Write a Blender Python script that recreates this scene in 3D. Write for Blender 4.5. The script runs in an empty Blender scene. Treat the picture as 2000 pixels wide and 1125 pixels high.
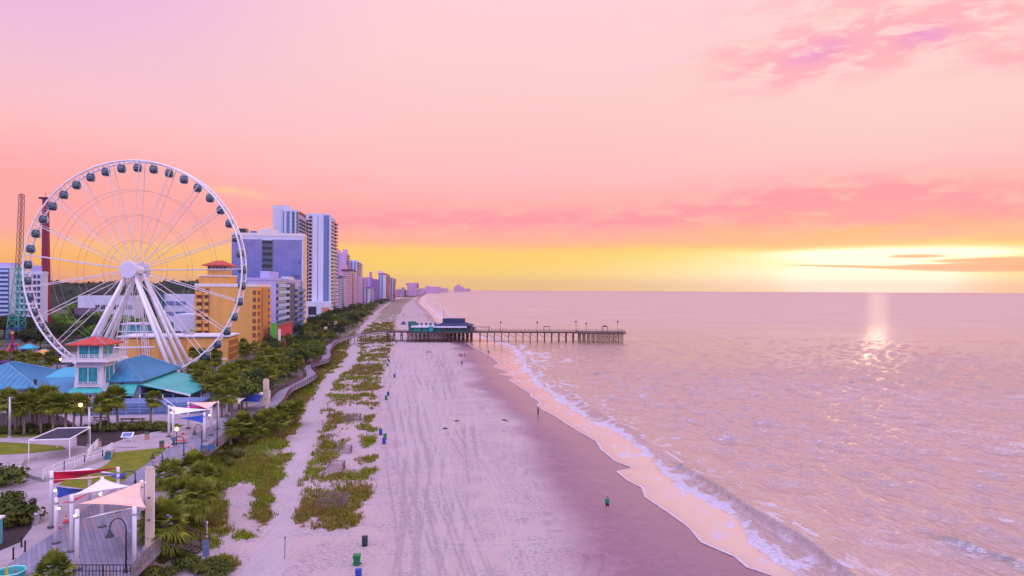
import bpy, math, random
import numpy as np
from mathutils import Vector, Matrix, Euler
R = math.radians
rnd = random.Random(7)
sc = bpy.context.scene
col = sc.collection

# ------------------------------------------------------------------ camera
H, FPX, HY0, ROLL = 26.0, 1351.0, 564.0, 0.005      # eye height, focal length in photo pixels, true horizon row, roll
PITCH = math.atan((HY0 - 562.5) / FPX)
cam_d = bpy.data.cameras.new('camera'); cam = bpy.data.objects.new('camera', cam_d); col.objects.link(cam)
cam_d.sensor_width = 36.0; cam_d.lens = 36.0 * FPX / 2000.0
cam_d.clip_start = 0.5; cam_d.clip_end = 60000.0
CR = (Matrix.Rotation(math.pi / 2 + PITCH, 3, 'X') @ Matrix.Rotation(ROLL, 3, 'Z'))
cam.location = (0, 0, H); cam.rotation_euler = CR.to_euler()
sc.camera = cam

# photo pixel -> point at height z (used to measure where things stand)
def W(px, py, z=0.0):
    d = CR @ Vector((px - 1000.0, 562.5 - py, -FPX)); t = (z - H) / d.z
    return Vector((d.x * t, d.y * t, z))
def AT(px, py, Y):                                    # point at a known distance
    d = CR @ Vector((px - 1000.0, 562.5 - py, -FPX)); t = Y / d.y
    return Vector((d.x * t, Y, H + d.z * t))

sc.view_settings.view_transform = 'Standard'; sc.view_settings.look = 'None'
sc.view_settings.exposure = 0.0; sc.view_settings.gamma = 1.0
sc.cycles.max_bounces = 6; sc.cycles.diffuse_bounces = 2; sc.cycles.glossy_bounces = 3
sc.cycles.transparent_max_bounces = 8; sc.cycles.volume_bounces = 0
sc.cycles.caustics_reflective = False; sc.cycles.caustics_refractive = False
sc.cycles.sample_clamp_indirect = 6.0
sc.cycles.use_denoising = True

def lin(r, g, b, k=1.0):                              # 0-255 display colour -> linear
    f = lambda v: (v / 255 / 12.92) if v <= 10.3 else ((v / 255 + .055) / 1.055) ** 2.4
    return (f(r) * k, f(g) * k, f(b) * k, 1.0)

# ------------------------------------------------------------------ node helpers
class S:                                              # a socket with arithmetic
    def __init__(s, nt, k): s.nt, s.k = nt, k
    def _b(s, op, o, rev=False):
        n = s.nt.nodes.new('ShaderNodeMath'); n.operation = op
        a, b = (o, s) if rev else (s, o)
        for i, v in ((0, a), (1, b)):
            if isinstance(v, S): s.nt.links.new(v.k, n.inputs[i])
            elif v is not None: n.inputs[i].default_value = v
        return S(s.nt, n.outputs[0])
    def __add__(s, o): return s._b('ADD', o)
    def __radd__(s, o): return s._b('ADD', o)
    def __sub__(s, o): return s._b('SUBTRACT', o)
    def __rsub__(s, o): return s._b('SUBTRACT', o, True)
    def __mul__(s, o): return s._b('MULTIPLY', o)
    def __rmul__(s, o): return s._b('MULTIPLY', o)
    def __truediv__(s, o): return s._b('DIVIDE', o)
    def f(s, op, o=None): return s._b(op, o)
    def sst(s, a, b):                                 # smoothstep
        n = s.nt.nodes.new('ShaderNodeMapRange'); n.interpolation_type = 'SMOOTHSTEP'
        s.nt.links.new(s.k, n.inputs[0]); n.inputs[1].default_value = a; n.inputs[2].default_value = b
        return S(s.nt, n.outputs[0])
def mixc(nt, fac, a, b, mode='MIX'):
    n = nt.nodes.new('ShaderNodeMix'); n.data_type = 'RGBA'; n.blend_type = mode; n.clamp_factor = True
    for i, v in ((0, fac), (6, a), (7, b)):
        if isinstance(v, S): nt.links.new(v.k, n.inputs[i])
        else: n.inputs[i].default_value = v
    return S(nt, n.outputs[2])
def vec(nt, x, y, z):
    n = nt.nodes.new('ShaderNodeCombineXYZ')
    for i, v in enumerate((x, y, z)):
        if isinstance(v, S): nt.links.new(v.k, n.inputs[i])
        else: n.inputs[i].default_value = v
    return S(nt, n.outputs[0])
def noise(nt, v, scale, detail=3, rough=.55, dist=0.0):
    n = nt.nodes.new('ShaderNodeTexNoise'); n.inputs['Scale'].default_value = scale
    n.inputs['Detail'].default_value = detail; n.inputs['Roughness'].default_value = rough; n.inputs['Distortion'].default_value = dist
    if v is not None: nt.links.new(v.k, n.inputs['Vector'])
    return S(nt, n.outputs[0])
def ramp(nt, fac, stops, interp='LINEAR'):
    n = nt.nodes.new('ShaderNodeValToRGB'); cr = n.color_ramp; cr.interpolation = interp
    while len(cr.elements) < len(stops): cr.elements.new(0.5)
    for e, (p, c) in zip(cr.elements, stops): e.position = p; e.color = c
    nt.links.new(fac.k, n.inputs[0]); return S(nt, n.outputs[0])
def attr(nt, name):
    n = nt.nodes.new('ShaderNodeAttribute'); n.attribute_name = name; return S(nt, n.outputs['Fac'])
def sepxyz(nt, k):
    n = nt.nodes.new('ShaderNodeSeparateXYZ'); nt.links.new(k, n.inputs[0]); return [S(nt, o) for o in n.outputs]

# ------------------------------------------------------------------ sky
SUN_AZ, SUN_EL = math.degrees(math.atan(715 / FPX)), 1.5
world = bpy.data.worlds.new('World'); sc.world = world; world.use_nodes = True
wt = world.node_tree; wt.nodes.clear()
tcn = wt.nodes.new('ShaderNodeTexCoord')
dx, dy, dz = sepxyz(wt, tcn.outputs['Generated'])
az = dx.f('ARCTAN2', dy) * 57.29578
el = dz.f('ARCSINE') * 57.29578
def AE(px, py):
    d = (CR @ Vector((px - 1000.0, 562.5 - py, -FPX))).normalized()
    return math.degrees(math.atan2(d.x, d.y)), math.degrees(math.asin(d.z))
def blob(px, py, wx, wy, tilt=0.0):                   # soft spot of sky round one direction, sizes in degrees
    a, e = AE(px, py); p = (az - a); q = (el - e) - p * tilt
    p = p * (1 / wx); q = q * (1 / wy)
    return ((p * p + q * q) * -1.0).f('EXPONENT')
wv = vec(wt, az * .055, el * .30, 0.0)
n1 = noise(wt, wv, 1.6, 5, .6, .3); n2 = noise(wt, vec(wt, az * .17, el * .58, 3.1), 2.0, 6, .6, .35)
n3 = noise(wt, vec(wt, az * .03, el * .9, 7.7), 2.0, 4, .55)
elw = el + (n2 - .5) * .55 + (n1 - .5) * .9
K = 1 / 90.0
base = ramp(wt, elw * K, [(0, lin(255, 210, 100)), (1.2*K, lin(255, 216, 96)), (2.6*K, lin(255, 211, 98)), (3.2*K, lin(255, 204, 112)),
    (3.6*K, lin(255, 184, 140)), (5.0*K, lin(254, 174, 168)), (7.2*K, lin(254, 178, 174)), (9.5*K, lin(255, 188, 190)), (13*K, lin(255, 197, 198)),
    (18*K, lin(255, 206, 206)), (24*K, lin(253, 208, 218)), (32*K, lin(236, 190, 222)), (40*K, lin(165, 132, 185)), (52*K, lin(112, 98, 165)), (90*K, lin(120, 112, 185))])
left = (az * -1.0).sst(6, 38)                          # lavender high up and orange low down away from the sun
base = mixc(wt, left * elw.sst(9, 22) * .85, base, lin(230, 176, 226))
base = mixc(wt, left * (1.0 - elw.sst(.8, 4.4)) * .85, base, lin(255, 164, 84))
base = mixc(wt, left * elw.sst(1.5, 4.5) * (1.0 - elw.sst(6, 13)) * .75, base, lin(255, 165, 164))
right = az.sst(4, 34)
base = mixc(wt, right * elw.sst(8, 14) * .45, base, lin(255, 214, 204))
pb = (blob(1620, 385, 9, 1.5) + blob(1850, 410, 8, 1.3) * .9 + blob(1350, 425, 16, 1.0) * .7 + blob(800, 430, 16, 1.1) * .55 + blob(1660, 400, 4, .7) * .6)
base = mixc(wt, (pb * 1.3 * n2.sst(.30, .62)).f('MINIMUM', 1.0) * .95, base, lin(254, 146, 164))
base = mixc(wt, (blob(1650, 448, 13, 1.0) * n1.sst(.3, .7)) * .8, base, lin(255, 180, 112))
ub = (blob(1600, 105, 5.2, 1.5, .14) + blob(1800, 70, 4.2, 1.2, .1) + blob(1690, 95, 8, 2.0, .1) * .8 + blob(1520, 130, 4, 1.2, .1) * .8 + blob(1990, 105, 3, 1.0) + blob(1680, 0, 9, 1.6) * .6 + blob(1930, 20, 5, 2.0) * .55 + blob(1440, 95, 4, .6, .2) * .6)
cl = (ub * 1.15 * n2.sst(.36, .62)).f('MINIMUM', 1.0)
base = mixc(wt, cl * .95, base, lin(255, 178, 184))
base = mixc(wt, ((blob(1600, 102, 2.4, .8, .14) + blob(1805, 70, 1.9, .75)) * n2.sst(.3, .55)).f('MINIMUM', 1.0) * .85, base, lin(232, 150, 204))
base = mixc(wt, (blob(460, 375, 2.2, .3, -.12) * n2.sst(.3, .6)) * .9, base, lin(255, 206, 150))
base = mixc(wt, (blob(700, 352, 1.6, .2, -.15) * n2.sst(.3, .5)) * .6, base, lin(255, 170, 170))
# glow round the veiled sun and the cloud bars across it
g1 = blob(1700, 548, 4.6, 1.35); g2 = blob(1640, 535, 10.5, 1.9); g3 = blob(1750, 496, 6.0, .36); g4 = blob(1350, 545, 14, 1.6)
up = (1.0 - elw.sst(2.9, 3.6))
glow = g1 * 1.9 + g2 * .6 * up + g3 * n2.sst(.2, .45) * 2.2
base = mixc(wt, (g4 * .35 + g2 * .55) * up, base, lin(255, 238, 180))
base = mixc(wt, glow.f('MINIMUM', 1.0), base, (1.25, 1.16, .86, 1))
bar = (blob(1870, 519, 6.2, .34, -.01) + blob(1990, 515, 5, .5) + blob(1650, 520, 5, .09, -.03) * .8 + blob(1785, 500, 2.2, .16) * .8) * n3.sst(.25, .5)
base = mixc(wt, bar.sst(.25, .7) * .9, base, lin(252, 172, 138))
# the part of the sky overhead and behind the camera: pale blue and violet, brighter
hi = el.sst(56, 74); back = (dy * -1.0 + .25).sst(0, .55) * el.sst(-3, 12).f('MAXIMUM', (dy * -1.0).sst(.2, .5))
dome = hi.f('MAXIMUM', back)
east = ramp(wt, (el + 6.0) * (1 / 40.0), [(0, (.10, .22, .62, 1)), (.13, (.14, .30, .80, 1)), (.185, (.55, .36, .85, 1)), (.25, (.78, .42, .78, 1)), (.45, (1.08, .9, 1.5, 1)), (.8, (1.9, 1.66, 2.75, 1))])
base = mixc(wt, dome, base, mixc(wt, hi, east, (2.25, 1.95, 3.1, 1)))
# bright patch added to the unseen sky on the right: the warm side light on everything that faces the sea
wq = (az - 82.0) * (1 / 30.0); we = (el - 13.0) * (1 / 12.0); warm = ((wq * wq + we * we) * -1.0).f('EXPONENT') * az.sst(38, 60)
base = mixc(wt, warm, base, (3.0, 1.75, 1.35, 1))
bg = wt.nodes.new('ShaderNodeBackground'); wt.links.new(base.k, bg.inputs[0]); bg.inputs[1].default_value = 1.0
sk = wt.nodes.new('ShaderNodeTexSky'); sk.sky_type = 'NISHITA'; sk.sun_disc = False
sk.sun_elevation = R(SUN_EL); sk.sun_rotation = R(SUN_AZ)
bg2 = wt.nodes.new('ShaderNodeBackground'); wt.links.new(sk.outputs[0], bg2.inputs[0]); bg2.inputs[1].default_value = 0.012
ad = wt.nodes.new('ShaderNodeAddShader'); wt.links.new(bg.outputs[0], ad.inputs[0]); wt.links.new(bg2.outputs[0], ad.inputs[1])
wo = wt.nodes.new('ShaderNodeOutputWorld'); wt.links.new(ad.outputs[0], wo.inputs[0])
world.cycles.sampling_method = 'MANUAL'; world.cycles.sample_map_resolution = 1024

sun_d = bpy.data.lights.new('sun', 'SUN'); sun = bpy.data.objects.new('sun', sun_d); col.objects.link(sun)
sun_d.energy = 0.009; sun_d.angle = R(1.4); sun_d.color = (1.0, .76, .42)
sun.rotation_euler = Vector((math.sin(R(SUN_AZ)) * math.cos(R(SUN_EL)), math.cos(R(SUN_AZ)) * math.cos(R(SUN_EL)), math.sin(R(SUN_EL)))).to_track_quat('Z', 'Y').to_euler()

# ------------------------------------------------------------------ building blocks
def tag(o, label=None, cat=None, group=None, kind=None):
    for k, v in (('label', label), ('category', cat), ('group', group), ('kind', kind)):
        if v is not None: o[k] = v
    return o
def thing(name, label, cat, loc=(0, 0, 0), rz=0.0, group=None):
    o = bpy.data.objects.new(name, None); col.objects.link(o); o.empty_display_size = .3
    o.location = loc; o.rotation_euler = (0, 0, rz); return tag(o, label, cat, group)
def dup(o, loc=None, rz=None, label=None, scale=None, parent=None, group=None):
    c = o.copy(); col.objects.link(c); c.parent = parent
    if loc is not None: c.location = loc
    if rz is not None: c.rotation_euler = (0, 0, rz)
    if scale is not None: c.scale = (scale,) * 3 if isinstance(scale, (int, float)) else scale
    if label: c['label'] = label
    if group: c['group'] = group
    for ch in list(o.children): dup(ch, parent=c)
    return c

class MB:
    def __init__(s): s.v, s.f, s.m = [], [], []
    def add(s, vs, fs, mi=0):
        b = len(s.v); s.v += [tuple(v) for v in vs]
        s.f += [tuple(b + i for i in f) for f in fs]; s.m += [mi] * len(fs); return s
    def box(s, c, sz, rz=0.0, mi=0, rx=0.0, ry=0.0):
        x, y, z = sz[0] / 2, sz[1] / 2, sz[2] / 2; M = Euler((rx, ry, rz)).to_matrix(); c = Vector(c)
        vs = [c + M @ Vector((a * x, b * y, d * z)) for d in (-1, 1) for b in (-1, 1) for a in (-1, 1)]
        return s.add(vs, [(0, 2, 3, 1), (4, 5, 7, 6), (0, 1, 5, 4), (2, 6, 7, 3), (0, 4, 6, 2), (1, 3, 7, 5)], mi)
    def bar(s, a, b, r, n=6, r2=None, mi=0):
        return s.tube([a, b], [r, r if r2 is None else r2], n, mi)
    def tube(s, pts, r, n=6, mi=0, cap=True, closed=False):
        pts = [Vector(p) for p in pts]; k = len(pts)
        if isinstance(r, (int, float)): r = [r] * k
        vs, up = [], None
        for i in range(k):
            if closed: t = pts[(i + 1) % k] - pts[i - 1]
            else: t = pts[min(i + 1, k - 1)] - pts[max(i - 1, 0)]
            t.normalize()
            if up is None: up = Vector((0, 0, 1)) if abs(t.z) < .9 else Vector((1, 0, 0))
            a = t.cross(up); a.normalize(); b = a.cross(t); up = b
            for j in range(n):
                q = 2 * math.pi * (j + .5) / n; vs.append(pts[i] + (a * math.cos(q) + b * math.sin(q)) * r[i])
        fs = []
        for i in range(k if closed else k - 1):
            i2 = (i + 1) % k
            for j in range(n): fs.append((i * n + j, i * n + (j + 1) % n, i2 * n + (j + 1) % n, i2 * n + j))
        if cap and not closed: fs += [tuple(range(n))[::-1], tuple((k - 1) * n + j for j in range(n))]
        return s.add(vs, fs, mi)
    def lathe(s, prof, n=16, c=(0, 0, 0), mi=0, ax='Z'):
        vs = []
        for r, z in prof:
            for j in range(n):
                q = 2 * math.pi * j / n; p = (r * math.cos(q), r * math.sin(q), z)
                if ax == 'Y': p = (p[0], z, p[1])
                vs.append((c[0] + p[0], c[1] + p[1], c[2] + p[2]))
        fs = [(i * n + j, i * n + (j + 1) % n, (i + 1) * n + (j + 1) % n, (i + 1) * n + j) for i in range(len(prof) - 1) for j in range(n)]
        fs += [tuple(range(n))[::-1], tuple((len(prof) - 1) * n + j for j in range(n))]
        return s.add(vs, fs, mi)
    def prism(s, poly, z0, z1, mi=0):
        n = len(poly); ar = sum(poly[i][0] * poly[(i + 1) % n][1] - poly[(i + 1) % n][0] * poly[i][1] for i in range(n))
        if ar < 0: poly = poly[::-1]
        vs = [(p[0], p[1], z0) for p in poly] + [(p[0], p[1], z1) for p in poly]
        fs = [tuple(range(n))[::-1], tuple(range(n, 2 * n))] + [(i, (i + 1) % n, n + (i + 1) % n, n + i) for i in range(n)]
        return s.add(vs, fs, mi)
    def quad(s, *p, mi=0): return s.add(p, [tuple(range(len(p)))], mi)
    def slab(s, pts, t, mi=0):                        # a sheet through 3-D corner points with real thickness (pushed down)
        n = len(pts); vs = [Vector(p) for p in pts]; vs += [v - Vector((0, 0, t)) for v in vs]
        return s.add(vs, [tuple(range(n)), tuple(range(n, 2 * n))[::-1]] + [(i, n + i, n + (i + 1) % n, (i + 1) % n) for i in range(n)], mi)
    def build(s, name, mats, parent=None, smooth=False, loc=None):
        me = bpy.data.meshes.new(name); me.from_pydata(s.v, [], s.f)
        mats = mats if isinstance(mats, (list, tuple)) else [mats]
        for m in mats: me.materials.append(m)
        if len(mats) > 1: me.polygons.foreach_set('material_index', s.m)
        if smooth: me.polygons.foreach_set('use_smooth', [True] * len(me.polygons))
        me.update(); o = bpy.data.objects.new(name, me); col.objects.link(o)
        if parent: o.parent = parent
        if loc is not None: o.location = loc
        return o

MATS = {}
def mat(name, c, rough=.7, var=.18, vs=1.5, bump=0.0, metal=0.0, spec=.4, streak=False, emit=None, c2=None, bs=None):
    if name in MATS: return MATS[name]
    m = bpy.data.materials.new(name); m.use_nodes = True; nt = m.node_tree; b = nt.nodes['Principled BSDF']
    tc = nt.nodes.new('ShaderNodeTexCoord'); v = S(nt, tc.outputs['Object'])
    if streak:
        mp = nt.nodes.new('ShaderNodeMapping'); mp.inputs['Scale'].default_value = (1, 1, .12); nt.links.new(v.k, mp.inputs[0]); v = S(nt, mp.outputs[0])
    n = noise(nt, v, vs, 5, .62); c = tuple(c) + (1,) if len(c) == 3 else c
    if c2 is None: lo, hi = tuple(x * (1 - var) for x in c[:3]) + (1,), tuple(min(1, x * (1 + var)) for x in c[:3]) + (1,)
    else: lo, hi = c, tuple(c2) + ((1,) if len(c2) == 3 else ())
    cc = mixc(nt, n.sst(.3, .7), lo, hi); nt.links.new(cc.k, b.inputs['Base Color'])
    b.inputs['Metallic'].default_value = metal; b.inputs['Specular IOR Level'].default_value = spec
    rr = n * .15 + (rough - .075); nt.links.new(rr.k, b.inputs['Roughness'])
    if bump:
        bn = noise(nt, S(nt, tc.outputs['Object']), bs or vs * 6, 4, .6); bp = nt.nodes.new('ShaderNodeBump'); bp.inputs['Strength'].default_value = bump
        bp.inputs['Distance'].default_value = .05; nt.links.new(bn.k, bp.inputs['Height']); nt.links.new(bp.outputs[0], b.inputs['Normal'])
    if emit: b.inputs['Emission Color'].default_value = tuple(emit[:3]) + (1,); b.inputs['Emission Strength'].default_value = emit[3]
    MATS[name] = m; return m

# lattice noise for scattering and masks
_rg = np.random.RandomState(11); _T = _rg.rand(256, 256)
def vnoise(x, y):
    x = np.asarray(x, float); y = np.asarray(y, float); xi = np.floor(x).astype(int); yi = np.floor(y).astype(int); fx, fy = x - xi, y - yi
    fx = fx * fx * (3 - 2 * fx); fy = fy * fy * (3 - 2 * fy); g = lambda a, b: _T[a % 256, b % 256]
    return (g(xi, yi) * (1 - fx) + g(xi + 1, yi) * fx) * (1 - fy) + (g(xi, yi + 1) * (1 - fx) + g(xi + 1, yi + 1) * fx) * fy
def fbm(x, y, o=4):
    s, a, t = 0, 1.0, 0
    for i in range(o): s = s + a * vnoise(x * 2 ** i + 17 * i, y * 2 ** i + 31 * i); t += a; a *= .5
    return s / t
def sst(x, a, b):
    t = np.clip((np.asarray(x, float) - a) / (b - a), 0, 1); return t * t * (3 - 2 * t)
def inpoly(x, y, poly):
    c = np.zeros(np.shape(x), bool); n = len(poly)
    for i in range(n):
        x1, y1 = poly[i][0], poly[i][1]; x2, y2 = poly[i - 1][0], poly[i - 1][1]
        if y1 == y2: continue
        c ^= ((y1 > y) != (y2 > y)) & (x < (x2 - x1) * (y - y1) / (y2 - y1) + x1)
    return c
def dpl(x, y, pl):                                    # distance to a polyline
    d = np.full(np.shape(x), 1e9)
    for (a, b) in zip(pl[:-1], pl[1:]):
        ax, ay, bx, by = a[0], a[1], b[0], b[1]; L = (bx - ax) ** 2 + (by - ay) ** 2 + 1e-9
        t = np.clip(((x - ax) * (bx - ax) + (y - ay) * (by - ay)) / L, 0, 1)
        d = np.minimum(d, np.hypot(x - ax - t * (bx - ax), y - ay - t * (by - ay)))
    return d
def grid_mesh(name, X, Y, Z, mt, attrs=None, smooth=True):
    r, c = X.shape; me = bpy.data.meshes.new(name); co = np.stack([X, Y, Z], -1).reshape(-1, 3)
    i = np.arange(r * c).reshape(r, c); q = np.stack([i[:-1, :-1], i[:-1, 1:], i[1:, 1:], i[1:, :-1]], -1).reshape(-1, 4)
    me.vertices.add(r * c); me.vertices.foreach_set('co', co.ravel())
    me.loops.add(q.size); me.loops.foreach_set('vertex_index', q.ravel().astype(np.int32))
    me.polygons.add(len(q)); me.polygons.foreach_set('loop_start', np.arange(0, q.size, 4, dtype=np.int32))
    me.polygons.foreach_set('use_smooth', np.full(len(q), smooth)); me.update(calc_edges=True); me.validate()
    for k, a in (attrs or {}).items():
        at = me.attributes.new(k, 'FLOAT', 'POINT'); at.data.foreach_set('value', np.asarray(a, np.float32).ravel())
    me.materials.append(mt); o = bpy.data.objects.new(name, me); col.objects.link(o); return o

# ------------------------------------------------------------------ shore, sea, land
CRn = np.array(CR)
def proj(X, Y, Z):                                    # world -> photo pixels (for reading measured outlines)
    P = np.stack([X, Y, np.asarray(Z) - H], -1) @ CRn
    return 1000 + FPX * P[..., 0] / -P[..., 2], 562.5 - FPX * P[..., 1] / -P[..., 2]
def line(pts, z=0.0):
    a = np.array([tuple(W(p[0], p[1], z))[:2] for p in pts]); return a[np.argsort(a[:, 1])]
FAR = 10000.0
shore_px = [(1720,1230),(1600,1172),(1506,1125),(1457,1109),(1433,1088),(1368,1060),(1345,1032),(1300,999),(1258,971),(1252,953),(1223,938),(1202,920.6),(1234,914),(1202,902),(1172,878),(1163,862),(1130,843),(1101,826),(1085,814),(1060,801),(1048,791),(1054,786),(1036,775),(1036,769),(1015,757),(993,742),(1005,738),(970,730),(995,729),(962,716),(974,710),(962,699),(946,689),(921,677),(900,662),(868,640),(850,626),(843,616),(832,605),(820,594),(818,587)]
SH = np.vstack([line(shore_px), [(-330, 2600), (-455, 3800), (-640, 6000), (-900, 9000), (-980, FAR + 10)]])
SH = SH[np.argsort(SH[:, 1])]
edge_px = [(130,1230),(215,1180),(262,1120),(322,1061),(366,960),(401,888),(461,842),(519,800),(556,770),(596,735),(620,702),(640,682),(668,660),(700,640),(716,618),(740,600)]
ED = np.vstack([line(edge_px, 2.0), [(-330, 1750), (-475, 2600), (-600, 3800), (-800, 6000), (-1080, 9000), (-1180, FAR + 10)]])
def interp(L, Y): return np.interp(Y, L[:, 1], L[:, 0])
def rows(y0=1230.0, y1=568.0, st=1.7):
    ys = np.concatenate([np.arange(y0, 610, -st), np.arange(610, 572, -.8)]); Y = FPX * H / (ys - HY0)
    return np.concatenate([Y[Y < FAR * .6], [6000, 7000, 8000, 9000, FAR]])
YR = rows()
xs, xe = interp(SH, YR), interp(ED, YR)
# ---- ground: one sheet from inland, over the dunes and the beach, down under the water
uA = np.linspace(0, 1, 46) ** .6
cols = []
for Y, a, b in zip(YR, xe, xs):
    l0 = -1.15 * Y - 160
    L = l0 + (a - 2.2 - l0) * uA
    B = np.linspace(a - 1.1, b, 372); C = b + np.array([1, 3, 8, 20, 60.])
    cols.append(np.concatenate([L, B, C]))
GX = np.array(cols); GY = np.repeat(YR[:, None], GX.shape[1], 1)
landh = 1 - sst(GX - (xe[:, None] - 2.3), 0, 2.6)
sea_d = np.maximum(GX - xs[:, None], 0)
gpx, gpy = proj(GX, GY, landh * 2.0)
dune = np.clip((xs[:, None] - 22 - GX) / 30, 0, 1) * (1 - landh)
nz = fbm(GX * .11, GY * .07, 4)
GZ = landh * 2.0 + dune * (nz - .45) * 1.3 * (GY < 900) - np.minimum(sea_d * .06, 1.5) + (fbm(GX * .9, GY * .9, 3) - .5) * .07 * (GY < 200)
trackL = [(440,1180),(473,1119),(508,1060),(527,992),(541,954),(558,907),(568,848),(612,774),(637,737),(667,712),(677,700),(683,670),(700,643),(731,611),(744,601),(762,587),(785,579)]
trackR = [(540,1180),(575,1050),(579,1025),(581,992),(586,966),(602,895),(616,855),(635,774),(651,748),(693,709),(700,686),(693,665),(708,645),(738,613),(748,603),(767,588),(790,579)]
ip = lambda pl, y: np.interp(-y, [-p[1] for p in pl], [p[0] for p in pl])
stripR = [(655,1060),(690,1035),(716,990),(734,930),(734,843),(730,802),(748,751),(753,721),(766,690),(770,665),(775,640),(782,615),(786,600),(800,588),(815,578)]
tL, tR, sR = ip(trackL, gpy), ip(trackR, gpy), ip(stripR, gpy)
pxm = 1351.0 / GY                                     # photo pixels per metre there
nA, nB = fbm(GX * .16, GY * .16 + 9, 5), fbm(GX * .5 + 40, GY * .22, 4)
wob = (nB - .5) * 3.5 * np.minimum(pxm, 14)
inL = sst(tL - gpx + wob, -4, 8) * sst(1062 - gpy + wob * 2, 0, 12)
inR = sst(gpx - tR + wob, 2, 9) * sst(sR - gpx + wob, -2, 12) * sst(1034 - gpy + wob, 0, 10)
gaps = np.ones_like(GX)
for gy_, hw, k in ((711, 3.5, .95), (767, 3.5, .95), (806, 3, .8), (847, 4, .9), (880, 4, .5), (908, 7, .75), (943, 8, .7), (690, 2, .7), (656, 2, .8), (735, 2, .5), (786, 2, .4), (828, 2, .5), (965, 5, .5)):
    gaps -= k * np.exp(-((gpy - gy_ + (nB - .5) * 7 + (gpx - 690) * .02) / hw) ** 2)
sandy = np.exp(-(((gpx - 470) / 26) ** 2 + ((gpy - 975) / 34) ** 2)) + .9 * np.exp(-(((gpx - 478) / 30) ** 2 + ((gpy - 1030) / 12) ** 2)) + .8 * np.exp(-(((gpx - 690) / 26) ** 2 + ((gpy - 870) / 40) ** 2)) + .8 * np.exp(-(((gpx - 700) / 30) ** 2 + ((gpy - 800) / 12) ** 2)) + .6 * np.exp(-(((gpx - 730) / 22) ** 2 + ((gpy - 676) / 8) ** 2))
veg = inL * sst(nA * .55 + nB * .45 - sandy * .55, .16, .52) + inR * np.clip(gaps, 0, 1) * sst(nA * .4 + nB * .6 - sandy * .4, .27, .62)
for cx_, cy_, rx_, ry_ in ((478, 1056, 26, 6), (438, 1108, 34, 16), (400, 1068, 40, 12)):
    veg += sst(1 - ((gpx - cx_) / rx_) ** 2 - ((gpy - cy_) / ry_) ** 2 + (nB - .5) * 1.6, 0, .5)
veg = np.clip(veg, 0, 1) * (landh < .5) * (GX < xs[:, None] - 6)
veg = np.where((GY > 700) & (gpx < sR) & (landh < .6), np.maximum(veg, .75 * (gpx < tL) + .6 * (gpx > tR)), veg)
wet_px = [(1230,1230),(1150,1125),(1110,1060),(1080,990),(1051,932),(1036,880),(1003,832),(995,824),(964,788),(928,753),(917,734),(905,715),(893,680),(880,660),(848,632),(826,606),(812,594),(812,587)]
WT = np.vstack([line(wet_px), [(-350, 2600), (-480, 3800), (-670, 6000), (-930, 9000), (-1010, FAR + 10)]])
dw = GX - interp(WT, YR)[:, None] + (fbm(GX * .08, GY * .12, 4) - .5) * 9 * np.clip(GY / 200, .4, 2)
wet = sst(dw, -2.5, 4.5); damp = sst(GX - xs[:, None], -14, -1)
trk = np.zeros_like(GX)
sel = (GY < 420) & (landh < .1) & (GX < xs[:, None] + 2)
tx, ty = GX[sel], GY[sel]; tr = np.zeros_like(tx)
for i in range(64):
    px0 = rnd.uniform(750, 1060); p0 = W(px0, rnd.uniform(1100, 1180)); y0 = p0.y; ph, am, wl = rnd.uniform(0, 6), rnd.uniform(.2, 1.6), rnd.uniform(60, 160)
    sl = -.148 + rnd.uniform(-.09, .07); ys0 = y0 + rnd.uniform(0, 200) * (i % 5 > 0); y1 = ys0 + (rnd.uniform(15, 60) if i % 4 else rnd.uniform(120, 300))
    for off in (-.85, .85):
        cx_ = p0.x + sl * (ty - y0) + am * np.sin(ty / wl * 6.28 + ph) + off
        tr += (np.exp(-((tx - cx_) / (.10 + ty * .0007)) ** 2) * (ty > ys0) * (ty < y1)) * (1 if i % 4 else -1)
for i in range(12):                                   # turning loops across the beach
    c = W(rnd.uniform(790, 990), rnd.uniform(640, 1080)); rr_ = rnd.uniform(4, 22); a0 = rnd.uniform(-3, 3)
    an = np.arctan2(ty - c.y, tx - c.x); d = np.hypot(tx - c.x, ty - c.y); m = np.abs(((an - a0 + math.pi) % (2 * math.pi)) - math.pi) < rnd.uniform(.5, 1.3)
    for off in (-.8, .8): tr += .9 * m * np.exp(-((d - rr_ - off) / (.2 + ty * .001)) ** 2) * (1 if i % 2 else -1)
wr = np.exp(-((dw + 2.5 + (nA - .5) * 10) / (.25 + GY * .0015)) ** 2) * sst(fbm(GX * .7, GY * .7, 3), .5, .62) * (GY < 420) + .7 * np.exp(-((GX - xs[:, None] + 7 + (nB - .5) * 9) / .22) ** 2) * sst(fbm(GX * .8 + 5, GY * .8, 3), .54, .64) * (GY < 300)
trk[sel] = np.clip(tr, -1, 1); trk *= (1 - .6 * wet) * (1 - veg); trk = np.clip(trk + wr, -1, 1)
dtrk = sst(gpx - tL + wob * .3, 0, 6) * sst(tR - gpx + wob * .3, 0, 6) * (landh < .3)

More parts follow.
